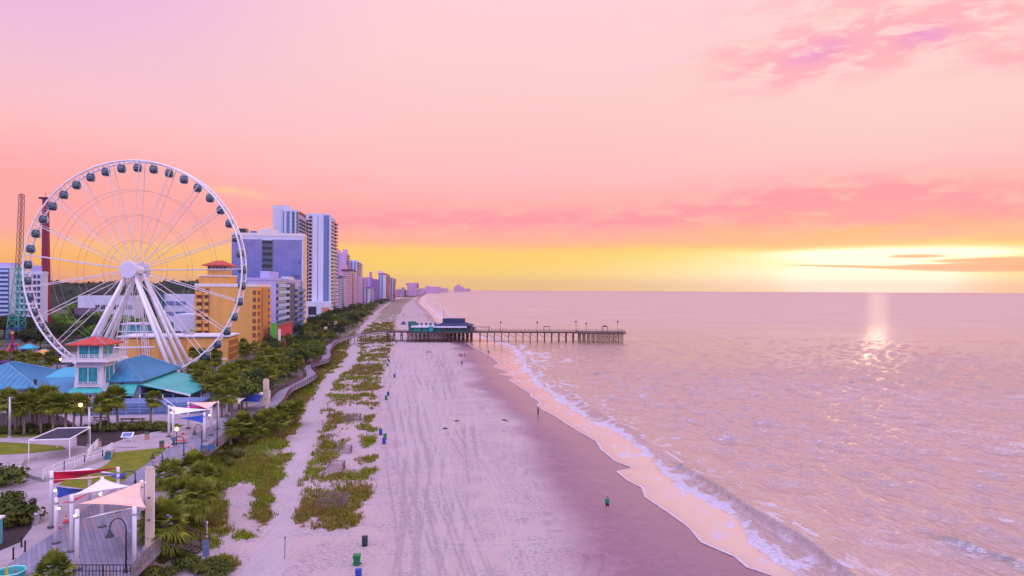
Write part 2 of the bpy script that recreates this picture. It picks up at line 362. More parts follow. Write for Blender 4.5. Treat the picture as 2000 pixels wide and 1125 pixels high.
gm = bpy.data.materials.new('beach_ground'); gm.use_nodes = True; nt = gm.node_tree; b = nt.nodes['Principled BSDF']
tcg = nt.nodes.new('ShaderNodeTexCoord'); P3 = S(nt, tcg.outputs['Object'])
mp = nt.nodes.new('ShaderNodeMapping'); mp.inputs['Rotation'].default_value = (0, 0, -.148); mp.inputs['Scale'].default_value = (1, .045, 1); nt.links.new(P3.k, mp.inputs[0])
st = noise(nt, S(nt, mp.outputs[0]), 1.5, 5, .6, .08); st2 = noise(nt, S(nt, mp.outputs[0]), 5.0, 4, .6, .1)
big = noise(nt, P3, .05, 4, .55, .5); fine = noise(nt, P3, 4.0, 5, .7); med = noise(nt, P3, .6, 4, .65, .8)
mp2 = nt.nodes.new('ShaderNodeMapping'); mp2.inputs['Rotation'].default_value = (0, 0, -.148); mp2.inputs['Scale'].default_value = (.16, .02, 1); nt.links.new(P3.k, mp2.inputs[0])
band = noise(nt, S(nt, mp2.outputs[0]), 1.0, 3, .5, .2); grit = noise(nt, P3, 2.6, 4, .75); patch = noise(nt, P3, .12, 4, .6, 1.2)
s1 = mixc(nt, st.sst(.30, .70), (.40, .31, .312, 1), (.425, .338, .338, 1))
s1 = mixc(nt, band.sst(.42, .62) * .7, s1, (.43, .335, .325, 1))
s1 = mixc(nt, st2.sst(.52, .72) * .35, s1, (.30, .25, .275, 1))
s1 = mixc(nt, grit.sst(.49, .58) * patch.sst(.40, .56) * .75, s1, (.215, .19, .23, 1))
s1 = mixc(nt, grit.sst(.44, .36) * patch.sst(.40, .56) * .5, s1, (.44, .37, .38, 1))
s1 = mixc(nt, fine.sst(.52, .75) * .22, s1, (.24, .20, .225, 1))
ta = attr(nt, 'trk')
s1 = mixc(nt, ta.f('MAXIMUM', 0.0) * .42, s1, (.21, .175, .19, 1)); s1 = mixc(nt, (ta * -1.0).f('MAXIMUM', 0.0) * .6, s1, (.43, .36, .36, 1))
s1 = mixc(nt, attr(nt, 'dtrk') * .6, s1, mixc(nt, st2.sst(.4, .7), (.42, .37, .385, 1), (.33, .295, .315, 1)))
wa = attr(nt, 'wet'); da = attr(nt, 'damp')
w1 = mixc(nt, med.sst(.35, .7), (.225, .12, .16, 1), (.285, .16, .205, 1)); w1 = mixc(nt, da * .7, w1, (.17, .088, .128, 1))
w1 = mixc(nt, noise(nt, vec(nt, sepxyz(nt, P3.k)[0] * .05, sepxyz(nt, P3.k)[1] * .22, 0.0), 1.0, 4, .6, 1.0).sst(.52, .66) * .45, w1, (.17, .11, .145, 1))
w1 = mixc(nt, ta.f('MAXIMUM', 0.0) * .6, w1, (.10, .06, .08, 1)); cc = mixc(nt, wa, s1, w1)
vg = attr(nt, 'veg'); vc = mixc(nt, med.sst(.3, .7), (.09, .11, .03, 1), (.17, .125, .06, 1))
vm = (vg * 1.5 + (fine - .5) * 1.1).sst(.45, .85)
cc = mixc(nt, vm * .6, cc, vc)
la = attr(nt, 'land'); lc = mixc(nt, big.sst(.4, .6), (.05, .07, .022, 1), (.13, .115, .10, 1))
cc = mixc(nt, la, cc, lc)
nt.links.new(cc.k, b.inputs['Base Color'])
nt.links.new((wa * -.28 + .9 - wa * da * .34).k, b.inputs['Roughness']); nt.links.new((wa * da * .5 + .2 - la * .15 - vg * .12).f('MAXIMUM', .03).k, b.inputs['Specular IOR Level'])
bp = nt.nodes.new('ShaderNodeBump'); bp.inputs['Strength'].default_value = .55; bp.inputs['Distance'].default_value = .12
hh = ((st * .5 + fine * .6 + med * .6) * (1.0 - wa * .85)) - ta * .6; nt.links.new(hh.k, bp.inputs['Height']); nt.links.new(bp.outputs[0], b.inputs['Normal'])
ground = grid_mesh('ground', GX, GY, GZ, gm, dict(veg=veg, wet=wet, damp=damp, trk=trk, land=landh, dtrk=dtrk)); ground['kind'] = 'structure'

# ---- sea
A1_px = [(1640,1190),(1545,1109),(1496,1074),(1450,1018),(1387,976),(1335,953),(1293,920),(1263,884),(1232,856),(1190,835),(1142,811),(1093,778),(1057,754),(1027,723),(1013,690),(1000,676)]
A2_px = [(1720,1175),(1629,1118),(1597,1088),(1545,1053),(1489,1018),(1422,976),(1384,950),(1338,923),(1292,889),(1265,872),(1236,848),(1196,827),(1152,803),(1110,772),(1070,740),(1045,722),(1030,690),(1005,676)]
A1, A2 = line(A1_px), line(A2_px)
ext = lambda A, o: np.vstack([A, [(interp(SH, y) + o(y), y) for y in (420, 600, 900, 1500, 2600, 5000, FAR)]])
A1 = ext(A1, lambda y: 6 + y * .004); A2 = ext(A2, lambda y: 13 + y * .012)
uS = (np.exp(4.2 * np.linspace(0, 1, 430)) - 1) / (math.exp(4.2) - 1)
SX = np.array([x + (1.05 * Y + 120 - x) * uS for x, Y in zip(xs, YR)]); SY = np.repeat(YR[:, None], SX.shape[1], 1)
d0 = SX - xs[:, None]; dA1 = SX - interp(A1, YR)[:, None]; dA2 = SX - interp(A2, YR)[:, None]
wobb = (fbm(SX * .25, SY * .18, 4) - .5); dA1w, dA2w = dA1 + wobb * 2.2, dA2 + wobb * .7
dA2s = dA2 + (fbm(SY * .06, SX * 0 + 1.7, 3) - .5) * 2.4; dA2w = dA2s + wobb * .5
rs = np.random.RandomState(5); hgt = np.zeros_like(SX); step = np.maximum(np.gradient(SX, axis=1), np.gradient(SY, axis=0) * .6)
for i in range(46):
    wl = 1.3 * (16 ** (i / 45.)); th = math.pi + .15 + rs.randn() * .62; k = 2 * math.pi / wl; a = .0105 * wl ** .86 * (1.3 if wl > 8 else 1)
    kx, ky = k * math.cos(th), k * math.sin(th); ph = rs.rand() * 6.28 + (fbm(SX * .02 + i, SY * .02, 2) - .5) * 5
    s_ = np.sin(kx * SX + ky * SY + ph); hgt += a * (1 - np.abs(s_) * 1.0) * 1.25 * np.clip(wl / (3.2 * step) - .6, 0, 1)
hgt -= hgt.mean()
open_ = sst(dA2, 1, 18); gust = .55 + .9 * sst(fbm(SX * .012, SY * .02, 3), .3, .75)
Z = hgt * open_ * gust * (.95 + .35 * np.clip(1.6 - SY / 130, 0, 1))
for off, am in ((24, .16), (41, .24), (66, .22), (95, .18)):      # long low swells running in
    q = dA2 - off - (fbm(SX * .01 + off, SY * .012, 2) - .5) * 16; Z += am * np.exp(-np.where(q < 0, q / 1.3, q / 4.2) ** 2) * sst(fbm(SX * .02, SY * .025 + off, 2), .35, .62) * np.clip(320 / SY - .3, 0, 1)
amp = np.interp(SY, [50, 90, 150, 230, 330], [.85, .64, .42, .25, .12]) * (.35 + .9 * sst(fbm(SY * .035, SX * 0 + 3.3, 3), .3, .6))
Z += amp * np.exp(-np.where(dA2s < 0, dA2s / .6, dA2s / 2.8) ** 2)
Z += .08 * np.exp(-np.where(dA1w < 0, dA1w / .35, dA1w / 1.6) ** 2) * (SY < 300)
wb = line([(2150,1165),(1985,1103),(1925,1085),(1860,1062),(1820,1050)]); dB = SX - interp(wb, YR)[:, None]; mB = sst(SY, interp(wb[::-1], 0) * 0 + 40, 41) * (1 - sst(SY, 71, 74))
Z += .4 * mB * np.exp(-np.where(dB < 0, dB / 1.1, dB / 3.5) ** 2)
Z += .03 + .05 * sst(d0, 0, 3)
between = sst(dA1w, -.6, .2) * (1 - sst(dA2w, -.3, .8))
lace = fbm(SX * .8, SY * .6, 5)
foam = between * (.10 + .62 * sst(lace, .50, .66)) + .95 * np.exp(-(np.maximum(np.abs(dA1w) - .25, 0) / .6) ** 2) * (.3 + .7 * sst(lace, .3, .55))
foam *= 1 - .85 * np.exp(-((dA2s + .25) / .7) ** 2) * (SY < 150) * np.clip(1.9 - SY / 85, 0, 1)
foam += np.clip(1 - np.abs(dA2w - 3.0) / 4.5, 0, 1) * sst(lace, .48, .68) * .7 + .85 * np.exp(-((dA2w - .75) / .4) ** 2) * sst(fbm(SX * .3, SY * .3, 3), .44, .6)
foam += .42 * sst(dA2w, 0, 3) * (1 - sst(dA2w, 10, 26)) * sst(fbm(SX * .35, SY * .5, 5), .55, .70)
sw_n = fbm(SX * .12 + 5, SY * .2, 3)
for off, w_ in ((.18, .14), (1.6, .25), (3.4, .3), (5.5, .35)):
    q = d0 - off * (.7 + 1.2 * sw_n) ; foam += (.75 if off < 1 else .38) * np.exp(-(q / (w_ + SY * .0008)) ** 2) * (dA1w < 0) * (1 if off < 1 else sst(lace, .4, .6))
foam += .40 * (dA1w < 0) * sst(dA1w, -9, -1) * sst(fbm(SX * .5 + 9, SY * .35, 5), .42, .62)
foam += .3 * (dA1w < 0) * sst(d0, .5, 2) * sst(fbm(SX * .16 + 30, SY * .4, 5), .55, .72)
spx, spy = proj(SX, SY, 0 * SX)
pw = np.exp(-(((spx - 1075) / 75) ** 2 + ((spy - 700 - (spx - 1075) * .05) / 15) ** 2)); foam += .4 * pw * sst(lace, .2, .7)
foam += np.exp(-(((spx - 1256) / 10) ** 2 + ((spy - 776) / 5) ** 2)) * 1.0
foam += mB * .5 * np.exp(-((dB + .2) / .6) ** 2) * sst(spx, 1972, 1992)
foam = np.clip(foam, 0, 1) * np.clip(2500 / SY, .3, 1)
swash = (1 - sst(dA1w, -1.5, 0))
Z += .04 * foam * sst(lace, .3, .7) * (SY < 200)
sm = bpy.data.materials.new('sea_water'); sm.use_nodes = True; nt = sm.node_tree; b = nt.nodes['Principled BSDF']
tcs = nt.nodes.new('ShaderNodeTexCoord'); P3 = S(nt, tcs.outputs['Object'])
mp = nt.nodes.new('ShaderNodeMapping'); mp.inputs['Rotation'].default_value = (0, 0, -.15); mp.inputs['Scale'].default_value = (1, .45, 1); nt.links.new(P3.k, mp.inputs[0]); PM = S(nt, mp.outputs[0])
r1 = noise(nt, PM, 1.7, 5, .62, .4); r2 = noise(nt, PM, .16, 5, .6, .4); r3 = noise(nt, P3, 3.0, 4, .7)
fa = attr(nt, 'foam'); sa = attr(nt, 'swash')
fm = (fa * 1.15 + (r3 - .5) * .7).sst(.2, 1.05)
gp = noise(nt, P3, .018, 3, .55, .6)
wc = mixc(nt, gp.sst(.35, .65), (.29, .20, .21, 1), (.37, .25, .25, 1))
wc = mixc(nt, sa, wc, mixc(nt, attr(nt, 'edge'), (.46, .32, .29, 1), (.30, .18, .20, 1)))
wc = mixc(nt, attr(nt, 'clear') * .85, wc, (.02, .055, .09, 1))  # shade on the breaker's shoreward face, painted as dark blue water
wc = mixc(nt, fm, wc, mixc(nt, r3.sst(.3, .7), (.40, .385, .46, 1), (.56, .54, .60, 1)))
nt.links.new(wc.k, b.inputs['Base Color'])
fd_ = (sepxyz(nt, P3.k)[1]).sst(90, 700); nt.links.new(((fm * .5) + .10 + fd_ * .17).f('MINIMUM', .8).k, b.inputs['Roughness']); nt.links.new((fm * -4.2 + 5.6).k, b.inputs['IOR'])
bp = nt.nodes.new('ShaderNodeBump'); bp.inputs['Distance'].default_value = .35; nt.links.new((1.0 - sa * .93).k, bp.inputs['Strength'])
nt.links.new((r1 * (gp.sst(.35, .7) * 1.2 + .6) + r2 * 1.0 + fm * r3 * .25).k, bp.inputs['Height']); nt.links.new(bp.outputs[0], b.inputs['Normal'])
sea = grid_mesh('sea', SX, SY, Z, sm, dict(foam=foam, swash=swash, edge=np.exp(-d0 / 1.8), clear=np.clip(np.exp(-((dA2s + .2) / .5) ** 2) * sst(fbm(SY * .06, SX * 0 + 8.3, 3), .25, .5) * np.clip(1.7 - SY / 130, 0, 1) + mB * np.exp(-((dB + .9) / .9) ** 2), 0, 1) * (1 - foam * .6))); sea['kind'] = 'structure'  # the clear mask marks where wave-face shade is painted dark

# ------------------------------------------------------------------ paints and stone used all over
PI2 = 2 * math.pi
white = mat('white_paint', (.74, .73, .76), .45, .06, .4)
steel = mat('galvanised_steel', (.42, .42, .45), .4, .1, 2, metal=.6)
black = mat('black_paint', (.025, .025, .03), .5, .2)
wood = mat('grey_weathered_wood', (.17, .135, .13), .8, .3, 3, bump=.4)
dwood = mat('dark_pier_timber', (.085, .05, .042), .85, .35, 2, bump=.4)
glass_d = mat('dark_glass', (.012, .03, .05), .12, .4, .5, spec=.8)
glass_t = mat('teal_glass', (.02, .10, .13), .12, .4, .6, spec=.8)
concrete = mat('concrete', (.36, .345, .35), .85, .14, .6, bump=.15)
LZ = 2.0                                              # height of the built-up land over the beach

# ------------------------------------------------------------------ ferris wheel
hub = AT(252, 527, 169.5); WX, WZ = hub.x, hub.z; WY = 172.3
wheel = thing('ferris_wheel', 'giant white observation wheel with enclosed gondolas behind the blue roofed restaurant', 'ferris wheel', (WX, WY, LZ))
hz_, RR, yf, yr = WZ - LZ, 27.1, -1.35, 1.35
ring = lambda r, y, n=84: [(r * math.sin(q * PI2 / n), y, hz_ + r * math.cos(q * PI2 / n)) for q in range(n)]
for y in (yf, yr): MB().tube(ring(RR, y), .21, 8, closed=True).build('rim', white, wheel, True)
for y in (yf, yr):
    m = MB()
    for f_ in (.735, .505, .27): m.tube(ring(RR * f_, y, 63), .035, 4, closed=True)
    m.build('brace_ring', mat('cable_steel', (.30, .25, .27), .5, .1), wheel)
m = MB()
for k in range(126):
    a, b2 = k * PI2 / 126, (k + .5) * PI2 / 126; p = lambda q, y, r=RR: (r * math.sin(q), y, hz_ + r * math.cos(q))
    m.bar(p(a, yf), p(b2, yr), .055, 4); m.bar(p(b2, yr), p(a + PI2 / 126, yf), .055, 4)
m.build('rim_lattice', white, wheel)
spoke_m = mat('spoke_paint', (.66, .58, .62), .5, .1, .4)
sp = MB(); n_ = 13
for y, h0 in ((yf, -2.5), (yr, 2.5)): sp.bar((0, h0 * .9, 1.6), (0, y, RR - .1), .10, 5)
for k in range(1, n_):
    q = lambda i, s: (0, s * (2.25 + (1.35 - 2.25) * i / n_), 1.6 + (RR - 1.7) * i / n_)
    if k > 3: sp.bar(q(k, -1 if k % 2 else 1), q(k + 1, 1 if k % 2 else -1), .022, 3)
sp0 = sp.build('spoke', spoke_m, wheel, loc=(0, 0, hz_))
for k in range(21):
    s_ = sp0 if k == 0 else dup(sp0, parent=wheel)
    s_.rotation_euler = (0, R(3.5) + k * PI2 / 21, 0)
hb_ = MB().lathe([(1.0, -2.9), (1.15, -2.0), (1.15, 2.0), (1.0, 2.9)], 24, (0, 0, hz_), ax='Y').build('hub', white, wheel, True)
for y, s in ((-2.85, -1), (2.85, 1)):
    MB().lathe([(2.0, y), (2.12, y + .12 * s), (2.12, y + .5 * s), (2.0, y + .6 * s)], 36, (0, 0, hz_), ax='Y').build('hub_disc', mat('hub_paint', (.62, .60, .66), .4, .05, .3), wheel)
for s in (-1, 1):
    for (yb, yt) in ((-5.8, -2.3), (-2.4, -1.9), (1.2, 1.9), (5.2, 2.3)):
        MB().tube([(s * .9, yt, hz_ - .9), (s * 6.3, yt + (yb - yt) * .47, hz_ * .5 + 1.0), (s * 12.2, yb, 2.6)], [.38, .48, .44], 12).build('leg', white, wheel, True)
for s in (-1, 1):
    m = MB(); top = Vector((s * .8, 0, hz_ - 1.2)); bot = Vector((s * 3.4, 0, 2.6))
    for o in (-.5, .5):
        for o2 in (-.5, .5): m.bar(top + Vector((o * .8, o2, 0)), bot + Vector((o * 1.3, o2, 0)), .075, 5)
    for k in range(26):
        t, t2 = k / 26, (k + 1) / 26; c, c2 = top.lerp(bot, t), top.lerp(bot, t2); w1, w2 = .4 + .25 * t, .4 + .25 * t2; q = 1 if k % 2 else -1
        for o2 in (-.5, .5): m.bar(c + Vector((-q * w1, o2, 0)), c2 + Vector((q * w2, o2, 0)), .045, 4)
    m.build('lattice_mast', white, wheel)
m = MB()
m.bar((-6, -2, 9.0), (6, -2, 9.2), .16, 6); m.bar((-5, 1, 12.8), (5.6, 1, 12.8), .16, 6)
m.build('cross_strut', white, wheel)
m = MB().box((0, 0, 1.25), (31, 13, 2.5)); m.box((0, -6.6, 2.7), (31, .08, .5)); m.build('base_platform', concrete, wheel)
# gondolas: rounded cabins hung from pivots between the two rims
def superell(a, b, c, p=2.8, nu=18, nv=12, sel=None):
    m = MB(); g = lambda w, e: math.copysign(abs(w) ** e, w); e = 2 / p
    P = [[(a * g(math.cos(v), e) * g(math.cos(u), e), b * g(math.cos(v), e) * g(math.sin(u), e), c * g(math.sin(v), e)) for u in [PI2 * i / nu for i in range(nu)]] for v in [-math.pi / 2 + math.pi * j / nv for j in range(nv + 1)]]
    vs = [p for r in P for p in r]; fs = []
    for j in range(nv):
        for i in range(nu):
            f = (j * nu + i, j * nu + (i + 1) % nu, (j + 1) * nu + (i + 1) % nu, (j + 1) * nu + i); cx = [sum(vs[k][t] for k in f) / 4 for t in range(3)]
            if sel is None or sel(*cx): fs.append(f)
    return m.add(vs, fs)
g_glass = mat('gondola_glass', (.012, .06, .10), .08, .3, .8, spec=1.0)
g_shell = mat('gondola_shell', (.70, .66, .69), .35, .05)
gl = superell(1.02, 1.08, 1.12).build('gondola', g_glass, wheel, True)
superell(1.05, 1.11, 1.15, sel=lambda x, y, z: z < -1.0 or z > 1.0 or (x > .5 and y > .2)).build('shell', g_shell, gl, True)
m = MB(); m.bar((0, -1.3, 1.32), (0, 1.3, 1.32), .075, 6)
for s in (-.95, .95): m.box((0, s, 1.22), (.5, .12, .34))
m.build('hanger', g_shell, gl)
MB().box((0, -1.05, -.30), (1.3, .06, .07)).build('handrail', steel, gl)
for k in range(42):
    a = (k + .12) * PI2 / 42; o = gl if k == 0 else dup(gl, parent=wheel)
    o.scale = (.92, .92, .92); o.location = ((RR - .35) * math.sin(a), 0, hz_ + (RR - .35) * math.cos(a) - 1.3)

# ------------------------------------------------------------------ hotels along the shore
A0 = math.atan(.148); CA, SA = math.cos(A0), math.sin(A0)
tX = lambda px, Y: (AT(px, 560, 1.0).x)
def site(name, label, cat, pxl, pxr, Y, ytop, pxe=None, d=18.0, group=None, z0=LZ):
    """an Empty at the south-east foot of a block lined up with the coast; returns it with width, depth, height"""
    C = AT(pxr, ytop, Y); t = tX(pxl, 1); w = (C.x - t * C.y) / (CA - t * SA)
    if pxe is not None: te = tX(pxe, 1); d = (C.x - te * C.y) / (SA + te * CA)
    o = thing(name, label, cat, (C.x, C.y, z0), A0, group); return o, w, d, C.z - z0
def rep(proto, parent, spots, rz=0.0):
    for i, p in enumerate(spots):
        o = proto if i == 0 else dup(proto, parent=parent)
        o.location = p; o.rotation_euler = (0, 0, rz)
def win_mesh(w, h, fm, gm_, parent, name='window'):
    m = MB(); t = min(.12, w * .08)
    m.box((0, -.06, h / 2), (t, .14, h)); m.box((-w / 2, -.06, h / 2), (t, .14, h)); m.box((w / 2, -.06, h / 2), (t, .14, h))
    m.box((0, -.06, 0), (w + t, .18, t)); m.box((0, -.06, h), (w + t, .14, t)); m.box((0, -.02, h / 2), (w - t, .05, h - t), mi=1)
    return m.build(name, [fm, gm_], parent)
def bal_mesh(w, h, wm, gm_, parent, dep=1.4, par=1.0, fins=True, name='balcony', rail=False):
    m = MB(); m.box((0, -.03, h * .5), (w - .05, .06, h - .3), mi=1)
    m.box((0, -dep / 2 - .03, .09), (w, dep, .18))
    if rail:
        m.box((0, -dep + .02, par), (w, .06, .07))
        for i in range(int(w / .45) + 1): m.box((-w / 2 + .05 + i * (w - .1) / int(w / .45), -dep + .02, par / 2 + .1), (.04, .04, par - .1))
    else: m.box((0, -dep + .02, .18 + par / 2), (w, .1, par))
    if fins:
        for s in (-1, 1): m.box((s * (w / 2 + .06), -dep / 2 - .01, h / 2), (.12, dep, h - .02))
    return m.build(name, [wm, gm_], parent)
def grid(parent, face, w, d, u0, u1, z0, z1, n, m_, fn):
    """n floors by m_ bays of fn(bay width, floor height) on the south ('S', u from 0 west) or east ('E', u from 0 north) face"""
    bw, fh = (u1 - u0) / m_, (z1 - z0) / n; pr = fn(bw, fh); sp_ = []
    for i in range(n):
        for j in range(m_):
            u = u0 + bw * (j + .5); z = z0 + fh * i
            sp_.append((-w + u, 0, z) if face == 'S' else (0, u, z))
    rep(pr, parent, sp_, 0 if face == 'S' else math.pi / 2)
def shell(o, w, d, h, m, par=.9, cap=None, name='wall'):
    b = MB().box((-w / 2, d / 2, h / 2), (w, d, h)); b.build(name, m, o)
    cap = cap or m; c = MB(); e = .18
    for (x, y, sx, sy) in ((-w / 2, -.02, w + .3, .3), (-w / 2, d + .02, w + .3, .3), (.02, d / 2, .3, d - .3), (-w - .02, d / 2, .3, d - .3)): c.box((x, y, h + par / 2 - e), (sx, sy, par + e))
    c.build('parapet', cap, o)

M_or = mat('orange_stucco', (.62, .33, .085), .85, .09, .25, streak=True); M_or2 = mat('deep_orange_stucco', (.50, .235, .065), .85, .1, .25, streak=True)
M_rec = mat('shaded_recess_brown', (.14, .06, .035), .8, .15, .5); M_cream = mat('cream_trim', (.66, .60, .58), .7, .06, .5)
M_red = mat('red_roof_tile', (.46, .055, .035), .6, .22, 1.2, bump=.3)
M_wht = mat('white_stucco', (.54, .56, .68), .8, .07, .2, streak=True); M_lav = mat('lavender_stucco', (.40, .38, .64), .8, .08, .2, streak=True)
M_blg = mat('blue_balcony_glass', (.03, .15, .36), .2, .25, .3, spec=.8); M_dk = mat('dark_recess_glass', (.018, .028, .045), .2, .4, .3, spec=.6)
M_gry = mat('blue_grey_panel', (.11, .18, .38), .6, .1, .2, streak=True); M_cur = mat('mirror_curtain_glass', (.25, .35, .60), .06, .12, .18, metal=.9, spec=.8)
M_mul = mat('curtain_mullion', (.17, .19, .34), .5, .1); M_tob = mat('terracotta_and_orange_light', (.50, .19, .10), .7, .15, .5)

# orange hotel with the red capped tower
o, w, d, h = site('hotel', 'orange stucco hotel with a red roofed tower behind the ferris wheel', 'hotel', 381, 502, 255, 559, 528)
shell(o, w, d, h, M_or, 1.0, M_cream); k = w / 121.0
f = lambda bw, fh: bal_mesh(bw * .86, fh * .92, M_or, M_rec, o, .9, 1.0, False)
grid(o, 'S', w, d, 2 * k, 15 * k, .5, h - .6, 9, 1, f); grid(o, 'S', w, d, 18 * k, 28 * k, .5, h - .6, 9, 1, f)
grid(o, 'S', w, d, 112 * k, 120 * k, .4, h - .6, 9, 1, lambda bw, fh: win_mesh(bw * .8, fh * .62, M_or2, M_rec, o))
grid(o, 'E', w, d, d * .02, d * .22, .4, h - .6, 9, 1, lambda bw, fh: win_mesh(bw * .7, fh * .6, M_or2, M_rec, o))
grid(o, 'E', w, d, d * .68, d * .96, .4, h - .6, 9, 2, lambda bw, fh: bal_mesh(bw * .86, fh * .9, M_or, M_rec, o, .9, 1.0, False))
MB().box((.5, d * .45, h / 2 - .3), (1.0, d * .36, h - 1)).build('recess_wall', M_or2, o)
tx0, tx1 = -w + 1 * k, -w + 64 * k; tw = tx1 - tx0; tz = lambda y: 26 + (560.8 - y) * 262 / FPX - LZ
t = MB().box(((tx0 + tx1) / 2, 8.5, (h + tz(541)) / 2 + .3), (tw, 9, tz(541) - h + .6)).build('tower', M_or, o)
MB().box(((tx0 + tx1) / 2, 8.5, tz(541) + .42), (tw + .5, 9.5, .5)).build('cornice', M_cream, t)
lw = 39 * k; cxm = -w + 36 * k; lz0, lz1 = tz(541) + .6, tz(518)
MB().box((cxm, 8.5, (lz0 + lz1) / 2), (lw, 7.4, lz1 - lz0)).build('lantern', M_or, t)
pr = win_mesh(lw / 5 * .8, 1.6, M_cream, M_dk, o); rep(pr, o, [(cxm - lw / 2 + lw / 5 * (j + .5), 8.5 - 3.7, lz1 - 2.0) for j in range(5)])
pr = win_mesh(1.3, 1.6, M_cream, M_dk, o); rep(pr, o, [(cxm + lw / 2, 8.5 - 2.4 + j * 1.8, lz1 - 2.0) for j in range(3)], math.pi / 2)
rw = 28 * k; zt = tz(508.5)
m = MB(); rr = [(cxm - rw, 8.5 - 5.6, lz1), (cxm + rw, 8.5 - 5.6, lz1), (cxm + rw, 8.5 + 5.6, lz1), (cxm - rw, 8.5 + 5.6, lz1)]
m.add(rr + [(p[0], p[1], lz1 - .35) for p in rr] + [(cxm - rw * .22, 8.5, zt), (cxm + rw * .22, 8.5, zt)], [(0, 1, 9, 8), (1, 2, 9), (2, 3, 8, 9), (3, 0, 8), (4, 5, 1, 0), (5, 6, 2, 1), (6, 7, 3, 2), (7, 4, 0, 3), (7, 6, 5, 4)])
m.build('roof', M_red, o)
# low orange annex in front of it
o, w, d, h = site('hotel_annex', 'low orange building with a white roof between the wheel legs and the orange hotel', 'building', 232, 445, 223, 656, 466)
MB().box((-w / 2, d / 2, h / 2 - .35), (w, d, h - .7)).build('wall', M_or, o); k = w / 213.0
MB().box((-w / 2, d / 2, h - .15), (w + 1.2, d + 1.2, .42)).build('roof', mat('white_flat_roof', (.56, .55, .60), .8, .12, .3), o)
MB().box((-w / 2, -.06, .9), (w - .2, .12, .5)).build('plinth_band', M_cream, o)
for a, b in ((36, 62), (78, 131)): MB().box((-w + (a + b) / 2 * k, -.1, h * .5), ((b - a) * k, .2, h - 1.6)).build('wall_bay', M_or2, o)
grid(o, 'E', w, d, 1, d - 1, .6, h - 1.0, 3, 6, lambda bw, fh: win_mesh(bw * .62, fh * .72, M_or2, M_rec, o))
m = MB(); m.box((-w * .42, d * .5, h + .5), (2.4, 1.6, 1.0)); m.build('air_conditioner', steel, o)
# lavender block with banded balconies
o, w, d, h = site('hotel', 'pale lavender hotel block with white and blue banded balconies beside the orange hotel', 'hotel', 483, 539, 300, 546, 591)
shell(o, w, d, h, M_lav, .8)
grid(o, 'E', w, d, .5, d * .38, 1.0, h - .4, 9, 1, lambda bw, fh: bal_mesh(bw, fh, mat('pale_blue_parapet', (.40, .48, .66), .6), M_blg, o, 1.1, fh * .42, False))
grid(o, 'E', w, d, d * .62, d - .4, 1.0, h - 2.6, 8, 1, lambda bw, fh: bal_mesh(bw, fh, M_gry, M_blg, o, 1.6, fh * .4, False))
MB().box((.35, d * .5, h / 2 - .6), (.7, d * .235, h - 1.4)).build('stair_core', mat('navy_panel', (.03, .05, .10), .5, .2, .3), o)
MB().box((-w * .65, d * .35, h + 2.0), (w * .34, d * .3, 4)).build('roof_house', M_lav, o)
MB().box((-w * .12, d * .5, h + .9), (w * .3, d * .2, 1.8)).build('plant_room', M_wht, o)
# mirror glass hotel
o, w, d, h = site('hotel', 'mirror glass hotel slab with a dark balcony strip behind the lavender block', 'hotel', 452, 593, 370, 461, 598)
shell(o, w, d, h, M_wht, 1.4, M_cream); k = w / 141.0
def curtain(a, b):
    m = MB(); W_ = (b - a) * k; x0 = -w + a * k; zz0, zz1 = 1.0, h - 2.2; nx, nz = max(2, round(W_ / 1.9)), 26
    m.box((x0 + W_ / 2, -.05, (zz0 + zz1) / 2), (W_, .1, zz1 - zz0))
    for i in range(nx + 1): m.box((x0 + W_ * i / nx, -.13, (zz0 + zz1) / 2), (.13, .1, zz1 - zz0), mi=1)
    for i in range(nz + 1): m.box((x0 + W_ / 2, -.115, zz0 + (zz1 - zz0) * i / nz), (W_, .07, .16), mi=1)
    m.build('curtain_wall', [M_cur, M_mul], o)
curtain(.5, 59); curtain(81, 137)
grid(o, 'S', w, d, 60 * k, 80 * k, 8, h - 2.2, 13, 2, lambda bw, fh: bal_mesh(bw * .9, fh * .92, mat('slate_slab', (.07, .10, .13), .6), M_dk, o, .7, .8, True))
MB().box((-1.1 * k, -.2, h / 2), (1.6 * k, .4, h)).build('corner_pier', M_cream, o)
MB().box((.2, d * .5, h / 2), (.4, d * .9, h)).build('end_wall', mat('gold_lit_panel', (.62, .46, .30), .6, .1), o)  # warm low light on the end wall is painted in as pale gold
for (a, b, y, sy, mm) in ((12, 27, 450, 6, M_dk), (34, 44, 454, 4, M_gry), (50, 86, 452, 7, M_cream), (62, 72, 448, 5, M_wht)):
    hh_ = 26 + (562.3 - y) * 376 / FPX - LZ - h; MB().box((-w + (a + b) / 2 * k, d * .4, h + hh_ / 2), ((b - a) * k, sy, hh_)).build('plant_room', mm, o)
# two tall white towers
o, w, d, h = site('hotel_tower', 'tallest white tower with teal glass stripes and a slanted balcony roofline', 'hotel', 551, 583, 610, 412, 598)
k = w / 32.0; shell(o, w, d, h, M_wht, 1.0)
hs = 26 + (563 - 403) * 612 / FPX - LZ; MB().box((-w - 4 * k, 9, hs / 2), (32 * k, 14, hs)).build('slab_wing', M_wht, o)
for (a, b, mm) in ((1, 3.2, M_blg), (8, 14.5, M_gry), (19, 24.5, glass_t), (28, 31.5, glass_t)):
    m = MB(); m.box((-w + (a + b) / 2 * k, -.08, h / 2), ((b - a) * k, .16, h - 2))
    for i in range(27): m.box((-w + (a + b) / 2 * k, -.2, 2 + (h - 3) * i / 26), ((b - a) * k, .14, .5), mi=1)
    m.build('glass_stripe', [mm, M_mul], o)
grid(o, 'E', w, d, .5, d * .98, 2, h - 4, 26, 1, lambda bw, fh: bal_mesh(bw, fh, mat('slate_balcony', (.16, .22, .33), .6), M_blg, o, 1.6, 1.2, False))
